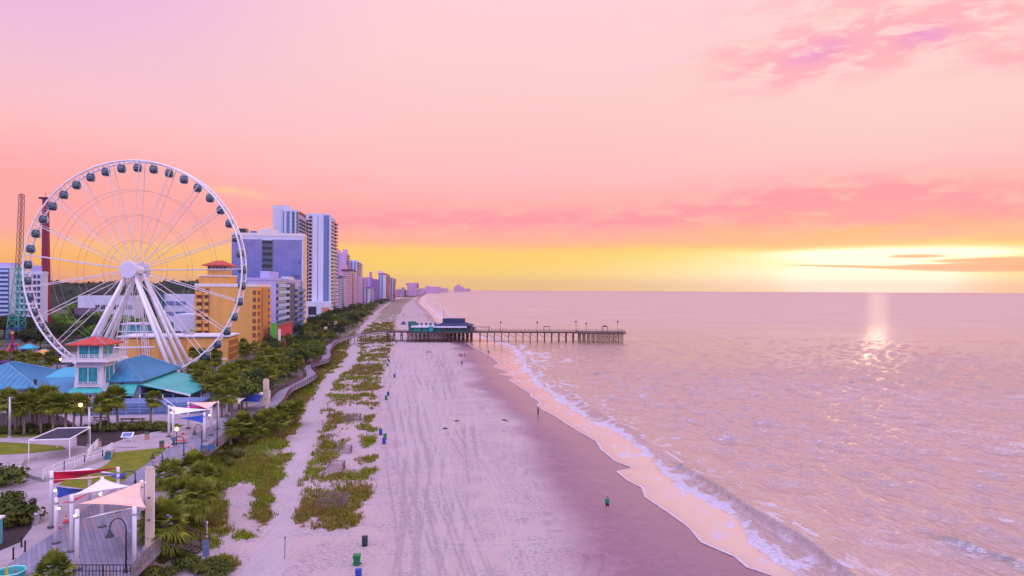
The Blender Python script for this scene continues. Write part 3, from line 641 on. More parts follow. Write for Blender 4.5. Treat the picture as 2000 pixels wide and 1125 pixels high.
m = MB().box((.9, d * .5, h - 1.2), (2.6, d + .5, .8), rx=0); m.build('roof_edge', M_tob, o)
o, w, d, h = site('hotel_tower', 'tall white tower with pink lit sea balconies right of the tallest tower', 'hotel', 597, 643, 560, 420, 656)
k = w / 46.0; shell(o, w, d, h, M_wht, 1.0)
grid(o, 'S', w, d, .4 * k, 5.8 * k, 6, h - 4, 25, 1, lambda bw, fh: bal_mesh(bw, fh, M_tob, M_dk, o, 1.6, .9, False))  # orange light on this balcony column is put into its colour
grid(o, 'S', w, d, 6 * k, 12.2 * k, 6, h - 1, 25, 1, lambda bw, fh: bal_mesh(bw, fh, M_wht, M_rec, o, 1.2, .5, True))
for (a, b, mm, pr_) in ((13, 23.4, M_wht, .9), (24.6, 35, M_wht, .9), (35.5, 45.8, M_gry, .35)): MB().box((-w + (a + b) / 2 * k, -pr_ / 2, h / 2), ((b - a) * k, pr_, h - .5)).build('wall_bay', mm, o)
MB().box((-w + 24 * k, -.1, h / 2), (1.1 * k, .2, h - 1)).build('glass_stripe', M_blg, o)
grid(o, 'S', w, d, 43.2 * k, 45.6 * k, 6, h - 3, 25, 1, lambda bw, fh: win_mesh(bw * .8, fh * .6, M_gry, M_blg, o))
for c_ in o.children[-25:]: c_.location.y = -.36
grid(o, 'E', w, d, .6, d * .45, 6, h - 1, 25, 1, lambda bw, fh: bal_mesh(bw * .9, fh, M_cream, M_blg, o, 1.5, .7, True))
grid(o, 'E', w, d, d * .52, d * .97, 6, h - 1, 25, 1, lambda bw, fh: bal_mesh(bw * .95, fh, mat('pink_lit_parapet', (.64, .36, .34), .7), M_dk, o, 2.2, 1.1, False))  # pink glow of the low sun painted into the rear parapets
hp = 26 + (563 - 590) * 545 / FPX - LZ
MB().box((-w * .45, -6, hp / 2), (w * 1.15, 12, hp)).build('podium', M_wht, o)
MB().box((-w * .62, -12.1, hp * .45), (w * .34, .3, hp * .5)).build('podium_window', M_dk, o); MB().box((-w * .07, -12.1, hp * .35), (w * .3, .3, hp * .6)).build('podium_entrance', M_tob, o)
# green and red shop building beside the orange hotel
o, w, d, h = site('shop_building', 'bright green and red low shop building at the foot of the lavender block', 'building', 530, 541, 262, 637, 571)
MB().box((-w / 2, d / 2, h / 2), (w, d, h)).build('wall', mat('red_wall', (.52, .055, .07), .75, .12, .4), o)
MB().box((-w / 2, -.1, h / 2 + .6), (w + .1, .2, h + 1.2)).build('green_wall', mat('green_wall', (.09, .42, .05), .7, .1), o)
MB().box((.1, d * .5, h + .2), (.5, d, .7)).build('roof_edge', mat('brown_fascia', (.25, .09, .07), .7), o)
MB().box((.5, d * .5, h * .38), (1.2, d * .9, .25)).build('awning', M_wht, o)
MB().box((1.2, -1.5, 4.2), (.9, .5, 8.4)).build('sign_pylon', M_cream, o)

# the line of towers running away up the coast
def far_tower(label, pxl, pxr, pxe, Y, ytop, c, stripes=(), floors=14, ce=None, cap=None, top=None, name='hotel_tower', group='hotels along the far shore'):
    o, w, d, h = site(name, label, 'hotel', pxl, pxr, Y, ytop, pxe, 24, group)
    m0 = mat('tower_%d' % Y, c, .8, .08, .1, streak=True); MB().box((-w / 2, d / 2, h / 2), (w, d, h)).build('wall', m0, o)
    for a, b, mm in stripes: MB().box((-w + (a + b) / 2 * w, -.3, h * .49), ((b - a) * w, .6, h * .96)).build('glass_stripe', mm, o)
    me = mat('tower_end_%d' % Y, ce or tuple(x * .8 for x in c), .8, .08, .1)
    n = min(floors, 22); ds = 1.0 + Y / 900.0
    grid(o, 'E', w, d, .5, d - .5, 2, h - 1, n, 1, lambda bw, fh: bal_mesh(bw, fh, me, M_dk, o, ds, fh * .38, False))
    if len(stripes) == 0: grid(o, 'S', w, d, w * .08, w * .92, 2, h - 1, n, 1, lambda bw, fh: bal_mesh(bw, fh, m0, mat('tower_band_glass', (.16, .16, .28), .3, .2), o, .8, fh * .5, False))
    if cap: MB().box((-w / 2, d / 2, h + .8), (w + 2, d + 2, 1.8)).build('roof', cap, o)
    if top:
        for (a, b, dh) in top: MB().box((-w + (a + b) / 2 * w, d * .4, h + dh / 2), ((b - a) * w, d * .5, dh)).build('plant_room', m0, o)
    return o
M_cap = mat('rust_roof', (.32, .10, .07), .8)
far_tower('white and lavender block with a teal top storey beside the pink lit tower', 657, 668, 672.5, 690, 542, (.52, .50, .68), floors=15, cap=mat('teal_top_band', (.04, .17, .22), .5))
far_tower('pink and peach block with a dark roof edge beyond the teal topped block', 668, 687, 694, 770, 529, (.66, .36, .40), floors=18, ce=(.60, .36, .52), cap=mat('dark_roof_edge', (.12, .05, .10), .8), top=((.0, .3, 6),))
far_tower('mauve stepped tower with a dark slot behind the pink and peach block', 655, 677, 681, 840, 493, (.50, .34, .56), stripes=((.02, .3, M_gry),), floors=22, top=((.05, .28, 3), (.62, .98, 4)))
far_tower('narrow purple tower in the gap left of the white and blue striped tower', 679, 685, 688, 930, 507, (.42, .30, .58), floors=20)
far_tower('white and blue striped tower rising behind the pink block', 686, 697, 706, 890, 508, (.58, .56, .76), stripes=((.0, .2, M_gry), (.55, .75, M_blg)), floors=22, ce=(.52, .36, .58))
far_tower('rose and lavender slab in front of the white and blue striped tower', 695, 708, 712, 860, 541, (.52, .32, .50), stripes=((.05, .25, M_tob),), floors=16)
far_tower('small pale block with blue glass sides in front of the purple slabs', 710, 724, 727, 980, 563, (.62, .62, .76), stripes=((.0, .2, M_blg), (.4, .55, M_blg)), floors=10, cap=M_gry)
far_tower('broad purple slab behind the small pale block', 708, 726, 729, 1180, 542, (.36, .18, .46), stripes=((.1, .2, M_lav), (.6, .7, M_lav)), floors=16, top=((.72, .9, 10),))
far_tower('deep violet slab right of the small pale block', 727, 737, 740, 1100, 545, (.30, .14, .42), floors=15)
far_tower('lavender tower with blue glass stripes and an orange end wall under a rust roof', 739, 754, 761, 1220, 536, (.56, .52, .72), stripes=((.12, .24, M_blg), (.42, .56, M_blg)), floors=18, ce=(.58, .22, .12), cap=M_cap, top=((-.2, .35, 7),))
far_tower('last tall striped tower before the low purple skyline', 762, 768, 772, 1380, 542, (.44, .38, .66), stripes=((.3, .5, M_blg),), floors=16, ce=(.46, .18, .16))
for lb, a, b, Y, yt, tp in (('low mauve block just beyond the last tall striped tower', 774, 790, 2100, 565, ((.6, .9, 6),)), ('blocky mauve hotel standing highest in the hazy far skyline', 796, 813, 2500, 554, ((-.15, -.02, -6), (.9, 1.2, -14))),
    ('small hazy block between the blocky mauve hotel and the long low row', 818, 826, 3000, 563, ()), ('long low hazy row of hotels on the far bend of the beach', 830, 858, 3700, 560, ((.1, .3, 4),)), ('faint hazy block right of the long low row', 862, 872, 4400, 563, ()),
    ('faint peaked hotel far out on the headland', 887, 902, 5200, 559.5, ((.3, .7, 12),)), ('faintest low block at the tip of the headland', 905, 916, 5900, 563.5, ())):
    far_tower(lb, a, b, b + 2, Y, yt, (.42, .25, .42), floors=5, top=tp, name='hotel')

# white gridded hotel and blue banded hotel on the left, low buildings inland
o, w, d, h = site('hotel', 'white hotel with a square grid of balconies behind the dark red ride tower', 'hotel', 30, 83, 330, 534, d=5)
shell(o, w, d, h, M_wht, 1.0)
grid(o, 'S', w, d, .5, w - .4, 1, h - .6, 10, 6, lambda bw, fh: bal_mesh(bw - .3, fh, M_wht, mat('plum_glass', (.10, .08, .17), .3, .3), o, .8, .75, True))
MB().box((-w * .32, d * .5, h + 1.9), (w * .3, d * .5, 3.8)).build('plant_room', M_lav, o)
o, w, d, h = site('hotel', 'blue and white banded hotel at the edge of the scene by the green lattice tower', 'hotel', -60, 20, 430, 523, d=18)
shell(o, w, d, h, M_wht, 1.0)
grid(o, 'S', w, d, .5, w - .5, 3, h, 12, 2, lambda bw, fh: bal_mesh(bw, fh, mat('pale_blue_parapet', (.40, .48, .66), .6), M_blg, o, 1.4, 1.1, False))
MB().box((-w * .3, d * .5, h + 1.6), (w * .5, d * .5, 3.2)).build('plant_room', M_lav, o)
o, w, d, h = site('office_building', 'long white low building with dark window bands seen through the wheel', 'building', 152, 262, 430, 578, d=16)
MB().box((-w / 2, d / 2, h / 2), (w, d, h)).build('wall', M_wht, o)
grid(o, 'S', w, d, w * .3, w * .98, 2.5, h - 1, 2, 7, lambda bw, fh: win_mesh(bw * .8, fh * .4, M_wht, M_dk, o))
MB().box((-w * .83, -2, h * .3), (w * .34, 4, h * .6)).build('brick_wing', mat('purple_brick', (.14, .09, .15), .8), o)
o, w, d, h = site('office_building', 'white building with a teal stair tower left of the orange hotel', 'building', 312, 378, 400, 575, d=16)
MB().box((-w / 2, d / 2, h / 2), (w, d, h)).build('wall', M_wht, o)
grid(o, 'S', w, d, w * .1, w * .8, 1.5, h - .5, 3, 2, lambda bw, fh: win_mesh(bw * .92, fh * .42, M_wht, M_gry, o))
MB().box((-w * .93, -.8, h * .52), (w * .13, 1.6, h * 1.04)).build('stair_tower', glass_t, o)
o, w, d, h = site('store', 'white box shaped store with a lime green end behind the wheel', 'building', 340, 386, 285, 614, d=14)
MB().box((-w / 2, d / 2, h / 2), (w, d, h)).build('wall', M_wht, o)
MB().box((-w * .17, -.3, h * .26), (w * .34, .6, h * .5)).build('green_wall', mat('lime_wall', (.20, .46, .06), .7), o); MB().box((-w * .7, -.2, h * .24), (w * .5, .4, h * .44)).build('shop_window', M_dk, o)
o, w, d, h = site('ticket_pavilion', 'small white and teal pavilion between the wheel legs', 'building', 236, 290, 240, 632, d=8)
MB().box((-w / 2, d / 2, h / 2 - .3), (w * .94, d * .9, h - .6)).build('wall', mat('teal_wall', (.05, .26, .30), .7), o)
MB().box((-w / 2, d / 2, h - .2), (w, d, .5)).build('roof', M_wht, o); MB().box((-w / 2, -.9, h * .45), (w * .9, 2.0, .2)).build('awning', M_wht, o)

# ------------------------------------------------------------------ paving, lawns, deck
WL = lambda pts, z=LZ: [tuple(W(x, y, z))[:2] for x, y in pts]
def sheet(name, pts, z, t, m, kind='structure'):
    o = MB().prism(WL(pts, z), z - t, z).build(name, m); o['kind'] = kind; return o
M_plaza = mat('lavender_paving', (.34, .29, .31), .85, .12, .35, bump=.15); M_lawn = mat('lawn_grass', (.11, .15, .015), .95, .3, .5, c2=(.20, .19, .03), bump=.8, bs=9, spec=.05)
edge_in = lambda k: [(p[0] - k, p[1]) for p in edge_px[1:9]]
sheet('plaza', [(-420, 1230), (120, 1230)] + edge_in(6) + [(470, 770), (300, 752), (0, 790), (-420, 800)], LZ + .02, .5, M_plaza)
dm = bpy.data.materials.new('deck_boards'); dm.use_nodes = True; nt = dm.node_tree; b = nt.nodes['Principled BSDF']
tcd = nt.nodes.new('ShaderNodeTexCoord'); mp = nt.nodes.new('ShaderNodeMapping'); mp.inputs['Rotation'].default_value = (0, 0, .96); nt.links.new(tcd.outputs['Object'], mp.inputs[0])
x_, y_, z_ = sepxyz(nt, mp.outputs[0]); br = (y_ * 2.6).f('FLOOR'); fr = (y_ * 2.6).f('FRACT')
wn = nt.nodes.new('ShaderNodeTexWhiteNoise'); wn.noise_dimensions = '2D'; nt.links.new(vec(nt, br, (x_ * .22 + br * .37).f('FLOOR'), 0.0).k, wn.inputs[0]); wv_ = S(nt, wn.outputs[0])
cd = mixc(nt, wv_, (.155, .16, .225, 1), (.245, .24, .31, 1)); cd = mixc(nt, wv_.sst(.80, .84) * .55, cd, (.30, .17, .15, 1))
cd = mixc(nt, noise(nt, S(nt, mp.outputs[0]), 1.3, 4).sst(.4, .8) * .4, cd, (.30, .28, .34, 1)); cd = mixc(nt, fr.f('LESS_THAN', .07), cd, (.06, .055, .08, 1))
nt.links.new(cd.k, b.inputs['Base Color']); b.inputs['Roughness'].default_value = .8
prom_l = [(-120, 1200), (46, 1080), (104, 1041), (200, 970), (260, 925), (322, 880), (385, 846), (430, 822), (480, 795)]
sheet('boardwalk_promenade', prom_l + [(540, 778)] + edge_in(2)[::-1] + [(190, 1200)], LZ + .12, .6, dm)
lawn_ = [[(222,884),(274,878),(325,874),(320,885),(271,915),(233,947),(163,954),(114,947),(127,937),(163,926),(200,912),(214,901)], [(-200,892),(0,888),(57,885),(130,877),(122,871),(60,866),(0,863),(-200,866)], [(-200,846),(0,843),(90,845),(84,852),(0,855),(-200,858)], [(296,838),(298,832),(362,829),(340,839)]]
for l in lawn_: sheet('lawn', l, LZ + .06, .3, M_lawn)
for l in ([(-60,1000),(0,985),(40,985),(60,1005),(62,1030),(40,1058),(0,1075),(-60,1085)], [(150,848),(190,832),(330,826),(345,836),(262,850),(200,872),(150,870)], [(-100,800),(0,806),(120,812),(170,845),(120,842),(60,838),(-100,836)]):
    sheet('planting_bed', l, LZ + .05, .3, mat('dark_mulch', (.035, .022, .022), .95, .3, 2, bump=.5))
sheet('inland_road', [(-500, 775), (-500, 745), (0, 735), (300, 660), (395, 650), (470, 695), (420, 740), (380, 760)], LZ + .012, .2, mat('inland_paving', (.20, .17, .20), .9, .2, .2))

# ------------------------------------------------------------------ restaurant with blue and teal roofs
def local(o):                                          # world point -> the thing's own axes
    o_m = Matrix.Translation(o.location) @ Matrix.Rotation(o.rotation_euler.z, 4, 'Z'); inv = o_m.inverted(); return lambda p: inv @ Vector(p)
M_blue = mat('blue_metal_roof', (.045, .22, .36), .45, .14, .25, bump=.05); M_teal = mat('teal_metal_roof', (.05, .38, .33), .5, .12, .25); M_turq = mat('turquoise_roof', (.03, .38, .50), .5, .1, .25)
M_aqua = mat('aqua_awning', (.05, .42, .36), .7, .1, .4); M_pinkw = mat('warm_white_trim', (.70, .66, .68), .6, .06, .6)
def hip(parent, c, w, d, z0, z1, rl, m, over=.7, t=.22, name='roof', rx=0.0, ry=0.0):
    """hipped roof: eaves rectangle w by d at z0, ridge of length rl (along y if d > w) at z1"""
    x, y = c; a, b_ = w / 2 + over, d / 2 + over; e = [(x - a, y - b_), (x + a, y - b_), (x + a, y + b_), (x - a, y + b_)]
    r = [(x + rx, y + ry - rl / 2), (x + rx, y + ry + rl / 2)] if d >= w else [(x + rx - rl / 2, y + ry), (x + rx + rl / 2, y + ry)]
    vs = [p + (z0,) for p in e] + [p + (z0 - t,) for p in e] + [p + (z1,) for p in r]
    tops = [(0, 1, 8), (1, 2, 9, 8), (2, 3, 9), (3, 0, 8, 9)] if d >= w else [(0, 1, 9, 8), (1, 2, 9), (2, 3, 8, 9), (3, 0, 8)]
    mb = MB().add(vs, tops + [(0, 4, 5, 1), (1, 5, 6, 2), (2, 6, 7, 3), (3, 7, 4, 0), (7, 6, 5, 4)]); ro = mb.build(name, m, parent)
    q = MB(); V = [Vector(v) for v in vs]                # ridge caps
    for i, j in ((0, 8), (1, 8 if d >= w else 9), (2, 9), (3, 9 if d >= w else 8), (8, 9)): q.bar(V[i] + Vector((0, 0, .03)), V[j] + Vector((0, 0, .03)), .09, 5)
    q.build('ridge_cap', mat('ridge_metal', (.16, .30, .46), .45), ro); return ro
def seams(parent, p0, p1, p2, p3, n, m):               # standing seams running down a roof plane p0-p1 (eave) to p3-p2 (ridge)
    q = MB(); p0, p1, p2, p3 = map(Vector, (p0, p1, p2, p3)); up = Vector((0, 0, .05))
    tri = (p2 - p3).length < .01
    for i in range(1, n):
        e = p0.lerp(p1, i / n); q.bar(e + up, (e + (p2 - (p0 + p1) / 2) * (1 - abs(2 * i / n - 1)) if tri else p3.lerp(p2, i / n)) + up, .035, 4)
    q.build('seam', m, parent)
def railing(parent, pts, h, m, step=1.6, bars=3, name='railing', slats=None):
    q = MB(); pts = [Vector(p) for p in pts]
    for a, b_ in zip(pts[:-1], pts[1:]):
        L = (b_ - a).length; n = max(1, round(L / step))
        for i in range(n + 1): p = a.lerp(b_, i / n); q.box(p + Vector((0, 0, h / 2)), (.09, .09, h))
        for k in range(bars): q.bar(a + Vector((0, 0, h * (k + 1) / bars)), b_ + Vector((0, 0, h * (k + 1) / bars)), .04, 4)
        if slats:
            n = max(1, round(L / slats))
            for i in range(n): q.bar(a.lerp(b_, (i + .5) / n) + Vector((0, 0, .12)), a.lerp(b_, (i + .5) / n) + Vector((0, 0, h - .02)), .03, 4)
    return q.build(name, m, parent)
C = W(274, 743, 7.2); rest = thing('restaurant', 'beach restaurant with a blue hipped roof and teal porch roofs below the ferris wheel', 'restaurant', (C.x, C.y, LZ), A0)
rw_, rd_, ez = 10.4, 22.0, 7.2 - LZ
MB().box((-rw_ / 2, rd_ / 2 + .2, ez / 2), (rw_, rd_, ez)).build('wall', mat('pale_blue_siding', (.46, .52, .64), .8, .08, .4), rest)
rf = hip(rest, (-rw_ / 2, rd_ / 2), rw_, rd_, ez, ez + 3.6, 10.5, M_blue, .8)
e_ = .8; seams(rf, (-rw_ - e_, -e_, ez), (e_, -e_, ez), (-rw_ / 2, 5.75, ez + 3.6), (-rw_ / 2, 5.75, ez + 3.6), 12, M_blue)
seams(rf, (e_, -e_, ez), (e_, rd_ + e_, ez), (-rw_ / 2, 16.2, ez + 3.6), (-rw_ / 2, 5.75, ez + 3.6), 22, M_blue)
pz = ez - .55; px_, py_ = 10.2, -3.4
MB().slab([(.05, -.3, pz), (px_, py_ + 1, pz - 2.0), (px_ + 1.2, rd_ * .78, pz - 2.0), (.05, rd_ * .92, pz)], .2).build('porch_roof', M_teal, rest)
MB().slab([(-rw_ * .1, -.25, pz), (.04, -.25, pz), (px_ - .04, py_ + 1, pz - 2.0)], .2).build('porch_roof', M_teal, rest)
MB().box((px_ * .5 + .4, (py_ + 1) * .55 - .12, pz - 1.25), (px_, .16, .3), rz=-.235, ry=.197).build('fascia', M_pinkw, rest)
m = MB(); m.slab([(-rw_ - .4, -.2, pz), (-.3, -.2, pz), (-.2, -2.6, pz - 1.7), (-rw_ - .6, -2.6, pz - 1.7)], .1); m.box((-rw_ * .5 - .4, -2.62, pz - 1.95), (rw_ + .3, .06, .5)); m.build('awning', M_aqua, rest)
m = MB()
for (x, y) in ((.6, -1.8), (5, -2.2), (10, -2.2), (10.4, 4), (10.8, 10), (11, 16)): m.box((x, y, (pz - 2.1) / 2), (.2, .2, pz - 2.1))
m.build('porch_post', white, rest)
MB().box((5.1, 7, 1.3), (9.2, 16, 2.6)).build('porch_room', mat('blue_porch_siding', (.08, .17, .32), .7, .2, .5), rest)
m = MB()
for i in range(3): m.box((1.9 + i * 3.1, -1.05, 1.5), (2.6, .12, 2.2))
m.build('porch_window', M_dk, rest)
for x in (-8.6, -3.4): MB().box((x, -.06, 1.6), (3.6, .14, 1.9)).build('window', M_dk, rest)
for x in (-8.2, -3.3): MB().lathe([(.12, -.1), (.3, .0), (.3, .12)], 10, (x, -.4, ez - .5)).build('wall_lamp', black, rest)
dk_ = MB().box((3.2, -6.2, 1.0), (22, 7.2, 2.0)); dk_.build('terrace', mat('blue_terrace', (.10, .17, .34), .7, .2, .8), rest)
railing(rest, [(-7.5, -9.7, 2.0), (14, -9.7, 2.0), (14, -3.0, 2.0)], 1.05, mat('pale_blue_rail', (.34, .42, .60), .6), 1.9, 4)
railing(rest, [(-6, -9.95, .2), (13, -9.95, .2)], 1.5, mat('pale_blue_rail', (.34, .42, .60), .6), 2.4, 3)
m = MB(); m.bar((7.8, -9.9, 2.1), (11.5, -12.4, .1), .06); m.bar((7.8, -9.9, 3.0), (11.5, -12.4, 1.0), .06); m.build('stair_rail', white, rest)
# rear blue roof
C2 = AT(338, 707, 172); o = thing('pavilion', 'second blue roofed block half hidden behind the restaurant roof', 'building', (C2.x, C2.y - 6, LZ), A0)
MB().box((-6, 4, 2.2), (12, 8, 4.4)).build('wall', mat('pale_blue_siding', (.46, .52, .64)), o); hip(o, (-6, 4), 12.5, 7, 4.4, 6.4, 7, M_blue, .6)
# lighthouse style tower
C3 = W(190, 775, LZ); tw_ = thing('lookout_tower', 'white lookout tower with red hipped roof and teal windows beside the restaurant', 'tower', (AT(171, 700, 135).x, 137.6, LZ), A0 * .4)
hz2 = lambda y: 26 + (561 - y) * 136.5 / FPX - LZ
za, zb, zc, zd, ze = hz2(768), hz2(706), hz2(691), hz2(672), hz2(661)
m = MB(); q = 2.9; q2 = 2.35
m.add([(-q, -q, 0), (q, -q, 0), (q, q, 0), (-q, q, 0), (-q2, -q2, zb), (q2, -q2, zb), (q2, q2, zb), (-q2, q2, zb)], [(0, 1, 5, 4), (1, 2, 6, 5), (2, 3, 7, 6), (3, 0, 4, 7), (4, 5, 6, 7)]); m.build('tower_base', mat('tower_siding', (.64, .60, .70), .7, .06, .6), tw_)
MB().box((0, 0, zb + .28), (8.8, 8.0, .5)).build('balcony', M_pinkw, tw_)
railing(tw_, [(-4.3, -3.9, zb + .5), (4.3, -3.9, zb + .5), (4.3, 3.9, zb + .5), (-4.3, 3.9, zb + .5), (-4.3, -3.9, zb + .5)], 1.0, M_pinkw, 1.2, 3, 'balcony_rail', .4)
MB().box((0, 0, (zb + zd) / 2 + .3), (4.5, 4.5, zd - zb)).build('lantern_room', M_pinkw, tw_)
def twin(x, y, z, w, h, rz=0.0):
    o_ = win_mesh(w, h, M_pinkw, mat('teal_window', (.02, .27, .29), .15, .3, .8, spec=.8), tw_); o_.location = (x, y, z); o_.rotation_euler = (0, 0, rz); q_ = MB()
    for i in range(1, 4): q_.box((-w / 2 + w * i / 4, -.07, h / 2), (.06, .06, h - .1))
    q_.build('muntin', mat('pale_teal_curtain', (.10, .38, .40), .6), o_)
for r_ in (0, math.pi / 2, -math.pi / 2): twin(2.26 * math.sin(r_), -2.26 * math.cos(r_), zb + .6, 3.9, zd - zb - .65, r_)
twin(0, -2.6, zb * .53, 3.7, zb * .36); twin(2.6, 0, zb * .53, 3.0, zb * .36, math.pi / 2); railing(tw_, [(-2.1, -2.95, zb * .50), (2.1, -2.95, zb * .50)], .75, M_pinkw, 1.4, 2, 'balcony_rail', .35); MB().box((0, -2.8, zb * .49), (4.4, .5, .14)).build('balcony', M_pinkw, tw_)
MB().box((0, -2.9, zb * .24), (2.2, .12, 2.0)).build('door', white, tw_)
m = MB()
for i in range(3):
    for j in range(2): m.box((-.62 + i * .62, -2.99, zb * .24 - .3 + j * .75), (.42, .06, .5))
m.build('door_pane', M_dk, tw_)
m = MB().slab([(-2.8, -2.6, zb * .46), (2.8, -2.6, zb * .46), (3.1, -4.2, zb * .38), (-3.1, -4.2, zb * .38)], .12); m.build('awning', M_aqua, tw_)
hip(tw_, (0, 0), 5.6, 5.6, zd, ze + .4, .2, M_red, .9)
# blue roofed pavilion on the left
C4 = W(70, 757, 6.4); o = thing('pavilion', 'long blue hipped roof pavilion left of the lookout tower', 'building', (C4.x, C4.y, LZ), A0)
MB().box((-9, 9, 2.1), (18, 17, 4.2)).build('wall', mat('lilac_wall', (.40, .36, .55), .8), o)
rf = hip(o, (-9, 9), 18, 18, 4.4, 8.4, 3, M_blue, .9); seams(rf, (-18.9, -.9, 4.4), (.9, -.9, 4.4), (-9, 7.5, 8.4), (-9, 7.5, 8.4), 18, M_blue)
seams(rf, (.9, -.9, 4.4), (.9, 18.9, 4.4), (-9, 10.5, 8.4), (-9, 7.5, 8.4), 18, M_blue)
for x in (-14, -7, -1.5): MB().box((x, -.06, 1.9), (3.0, .14, 1.7)).build('window', M_dk, o)
MB().box((-8, -.7, 6.2), (.35, .35, 2.6)).build('vent_pipe', black, o)
C5 = W(150, 768, 5.2); o = thing('market_hall', 'turquoise roofed link building between the blue pavilion and the tower', 'building', (C5.x, C5.y + 1, LZ), A0)
MB().box((-4.5, 6, 1.6), (9, 12, 3.2)).build('wall', mat('lilac_wall', (.40, .36, .55), .8), o)
MB().slab([(-9.6, -.8, 3.3), (1, -.8, 3.3), (1, 6, 5.4), (-9.6, 6, 5.4)], .2).build('roof', M_blue, o)
MB().slab([(-9.6, 6.02, 5.45), (1, 6.02, 5.45), (1, 14.5, 6.6), (-9.6, 14.5, 6.6)], .2).build('rear_roof', M_turq, o)
MB().box((-7.8, -.5, 4.6), (.35, .35, 2.8)).build('vent_pipe', black, o)
MB().box((-3, -.06, 1.4), (4, .14, 1.8)).build('shop_window', M_dk, o)

# ------------------------------------------------------------------ fairground rides on the left
def lattice(segs, n_side=4, name='lattice_tower'):
    pass
B0 = W(31, 668, LZ); k_ = B0.y / FPX
ride = thing('slingshot_tower', 'tall leaning lattice ride tower coloured blue at the foot and dark red on top', 'ride tower', (B0.x, B0.y, LZ))
zt_ = lambda y: 26 + (560 - y) * k_ - LZ
lev = [(0, 31, 11.5), (zt_(640), 32, 10.8), (zt_(520), 36.5, 4.2), (zt_(381), 41, 3.4)]
for (z0, c0, h0), (z1, c1, h1), mm, n in zip(lev[:-1], lev[1:], (mat('ride_blue', (.02, .17, .36), .5, .3, .2), mat('ride_green', (.03, .36, .30), .5, .3, .2), mat('ride_maroon', (.22, .07, .10), .5, .2)), (3, 8, 11)):
    m = MB(); r_ = .14 if z0 < 20 else .085
    pt = lambda t, sx, sy: Vector((((c0 + (c1 - c0) * t) - 31) * k_ + sx * (h0 + (h1 - h0) * t) * k_, sy * (h0 + (h1 - h0) * t) * k_, z0 + (z1 - z0) * t))
    cor = ((-1, -1), (1, -1), (1, 1), (-1, 1))
    for c_ in cor: m.bar(pt(0, *c_), pt(1, *c_), r_ * 1.3, 5)
    for i in range(n):
        for a_, b_ in zip(cor, cor[1:] + cor[:1]):
            m.bar(pt(i / n, *a_), pt((i + 1) / n, *b_), r_ * .6, 4); m.bar(pt(i / n, *b_), pt((i + 1) / n, *a_), r_ * .6, 4); m.bar(pt((i + 1) / n, *a_), pt((i + 1) / n, *b_), r_ * .8, 4)
    m.build('lattice_section', mm, ride)
m = MB(); tp = pt(1, 0, 0); m.bar(tp + Vector((-.9, 0, 0)), tp + Vector((.8, 0, .1)), .18, 5); m.bar(tp + Vector((-.5, 0, 0)), tp + Vector((-.6, 0, .8)), .1, 4); m.build('top_arm', black, ride)
B1 = W(90, 655, LZ); k_ = B1.y / FPX; zt1 = 26 + (560 - 386) * k_ - LZ
o = thing('drop_tower', 'dark red square drop tower rising behind the left rim of the ferris wheel', 'ride tower', (B1.x, B1.y, LZ))
m = MB(); m.add([(-6.8 * k_, -6 * k_, 0), (6.8 * k_, -6 * k_, 0), (6.8 * k_, 6 * k_, 0), (-6.8 * k_, 6 * k_, 0)] + [(-4 * k_ - .6, -4 * k_, zt1), (4 * k_ - .6, -4 * k_, zt1), (4 * k_ - .6, 4 * k_, zt1), (-4 * k_ - .6, 4 * k_, zt1)], [(0, 1, 5, 4), (1, 2, 6, 5), (2, 3, 7, 6), (3, 0, 4, 7), (4, 5, 6, 7)])
m.build('mast', mat('ride_dark_red', (.22, .012, .045), .5, .25, .12, streak=True), o)
m = MB()
for i in range(30):
    t_ = (i + .5) / 30; m.box((-.6 * t_, -(6 - 2 * t_) * k_ - .05, zt1 * t_), ((11 - 4 * t_) * k_, .1, .12))
m.build('rung', mat('ride_maroon', (.22, .07, .10), .5), o)
m = MB(); m.bar((-.6, 0, zt1), (-.6, 0, zt1 + 2.4), .09, 5); m.box((-1.2, 0, zt1 - .4), (4.2, 2.6, .8)); m.build('crown_frame', black, o)
B2 = W(24, 690, LZ); o = thing('spider_ride', 'purple and orange fairground ride with splayed arms at the lattice tower foot', 'fairground ride', (B2.x, B2.y, LZ))
m = MB(); m.bar((0, 0, 0), (0, 0, 6.6), .5, 8, .35); m.build('mast', mat('ride_crimson', (.34, .02, .10), .5), o); MB().lathe([(.1, -.4), (.55, 0), (.4, .6), (.1, .9)], 10, (0, 0, 7)).build('finial', mat('ride_orange', (.62, .25, .05), .5), o)
for i in range(8):
    q = i * PI2 / 8 + .2; m = MB(); e1 = Vector((math.cos(q) * 1.6, math.sin(q) * 1.6, 3.3)); e2 = Vector((math.cos(q) * 3.4, math.sin(q) * 3.4, .9)); m.bar((0, 0, 2.6), e1, .26, 6); m.bar(e1, e2, .24, 6, .18)
    m.build('arm', mat('ride_purple', (.16, .04, .32), .5) if i % 2 else mat('ride_orange2', (.50, .12, .05), .5), o)
    MB().lathe([(.3, -.5), (.7, -.3), (.75, .2), (.5, .5)], 10, tuple(e2)).build('car', mat('ride_crimson', (.34, .02, .10), .5), o)

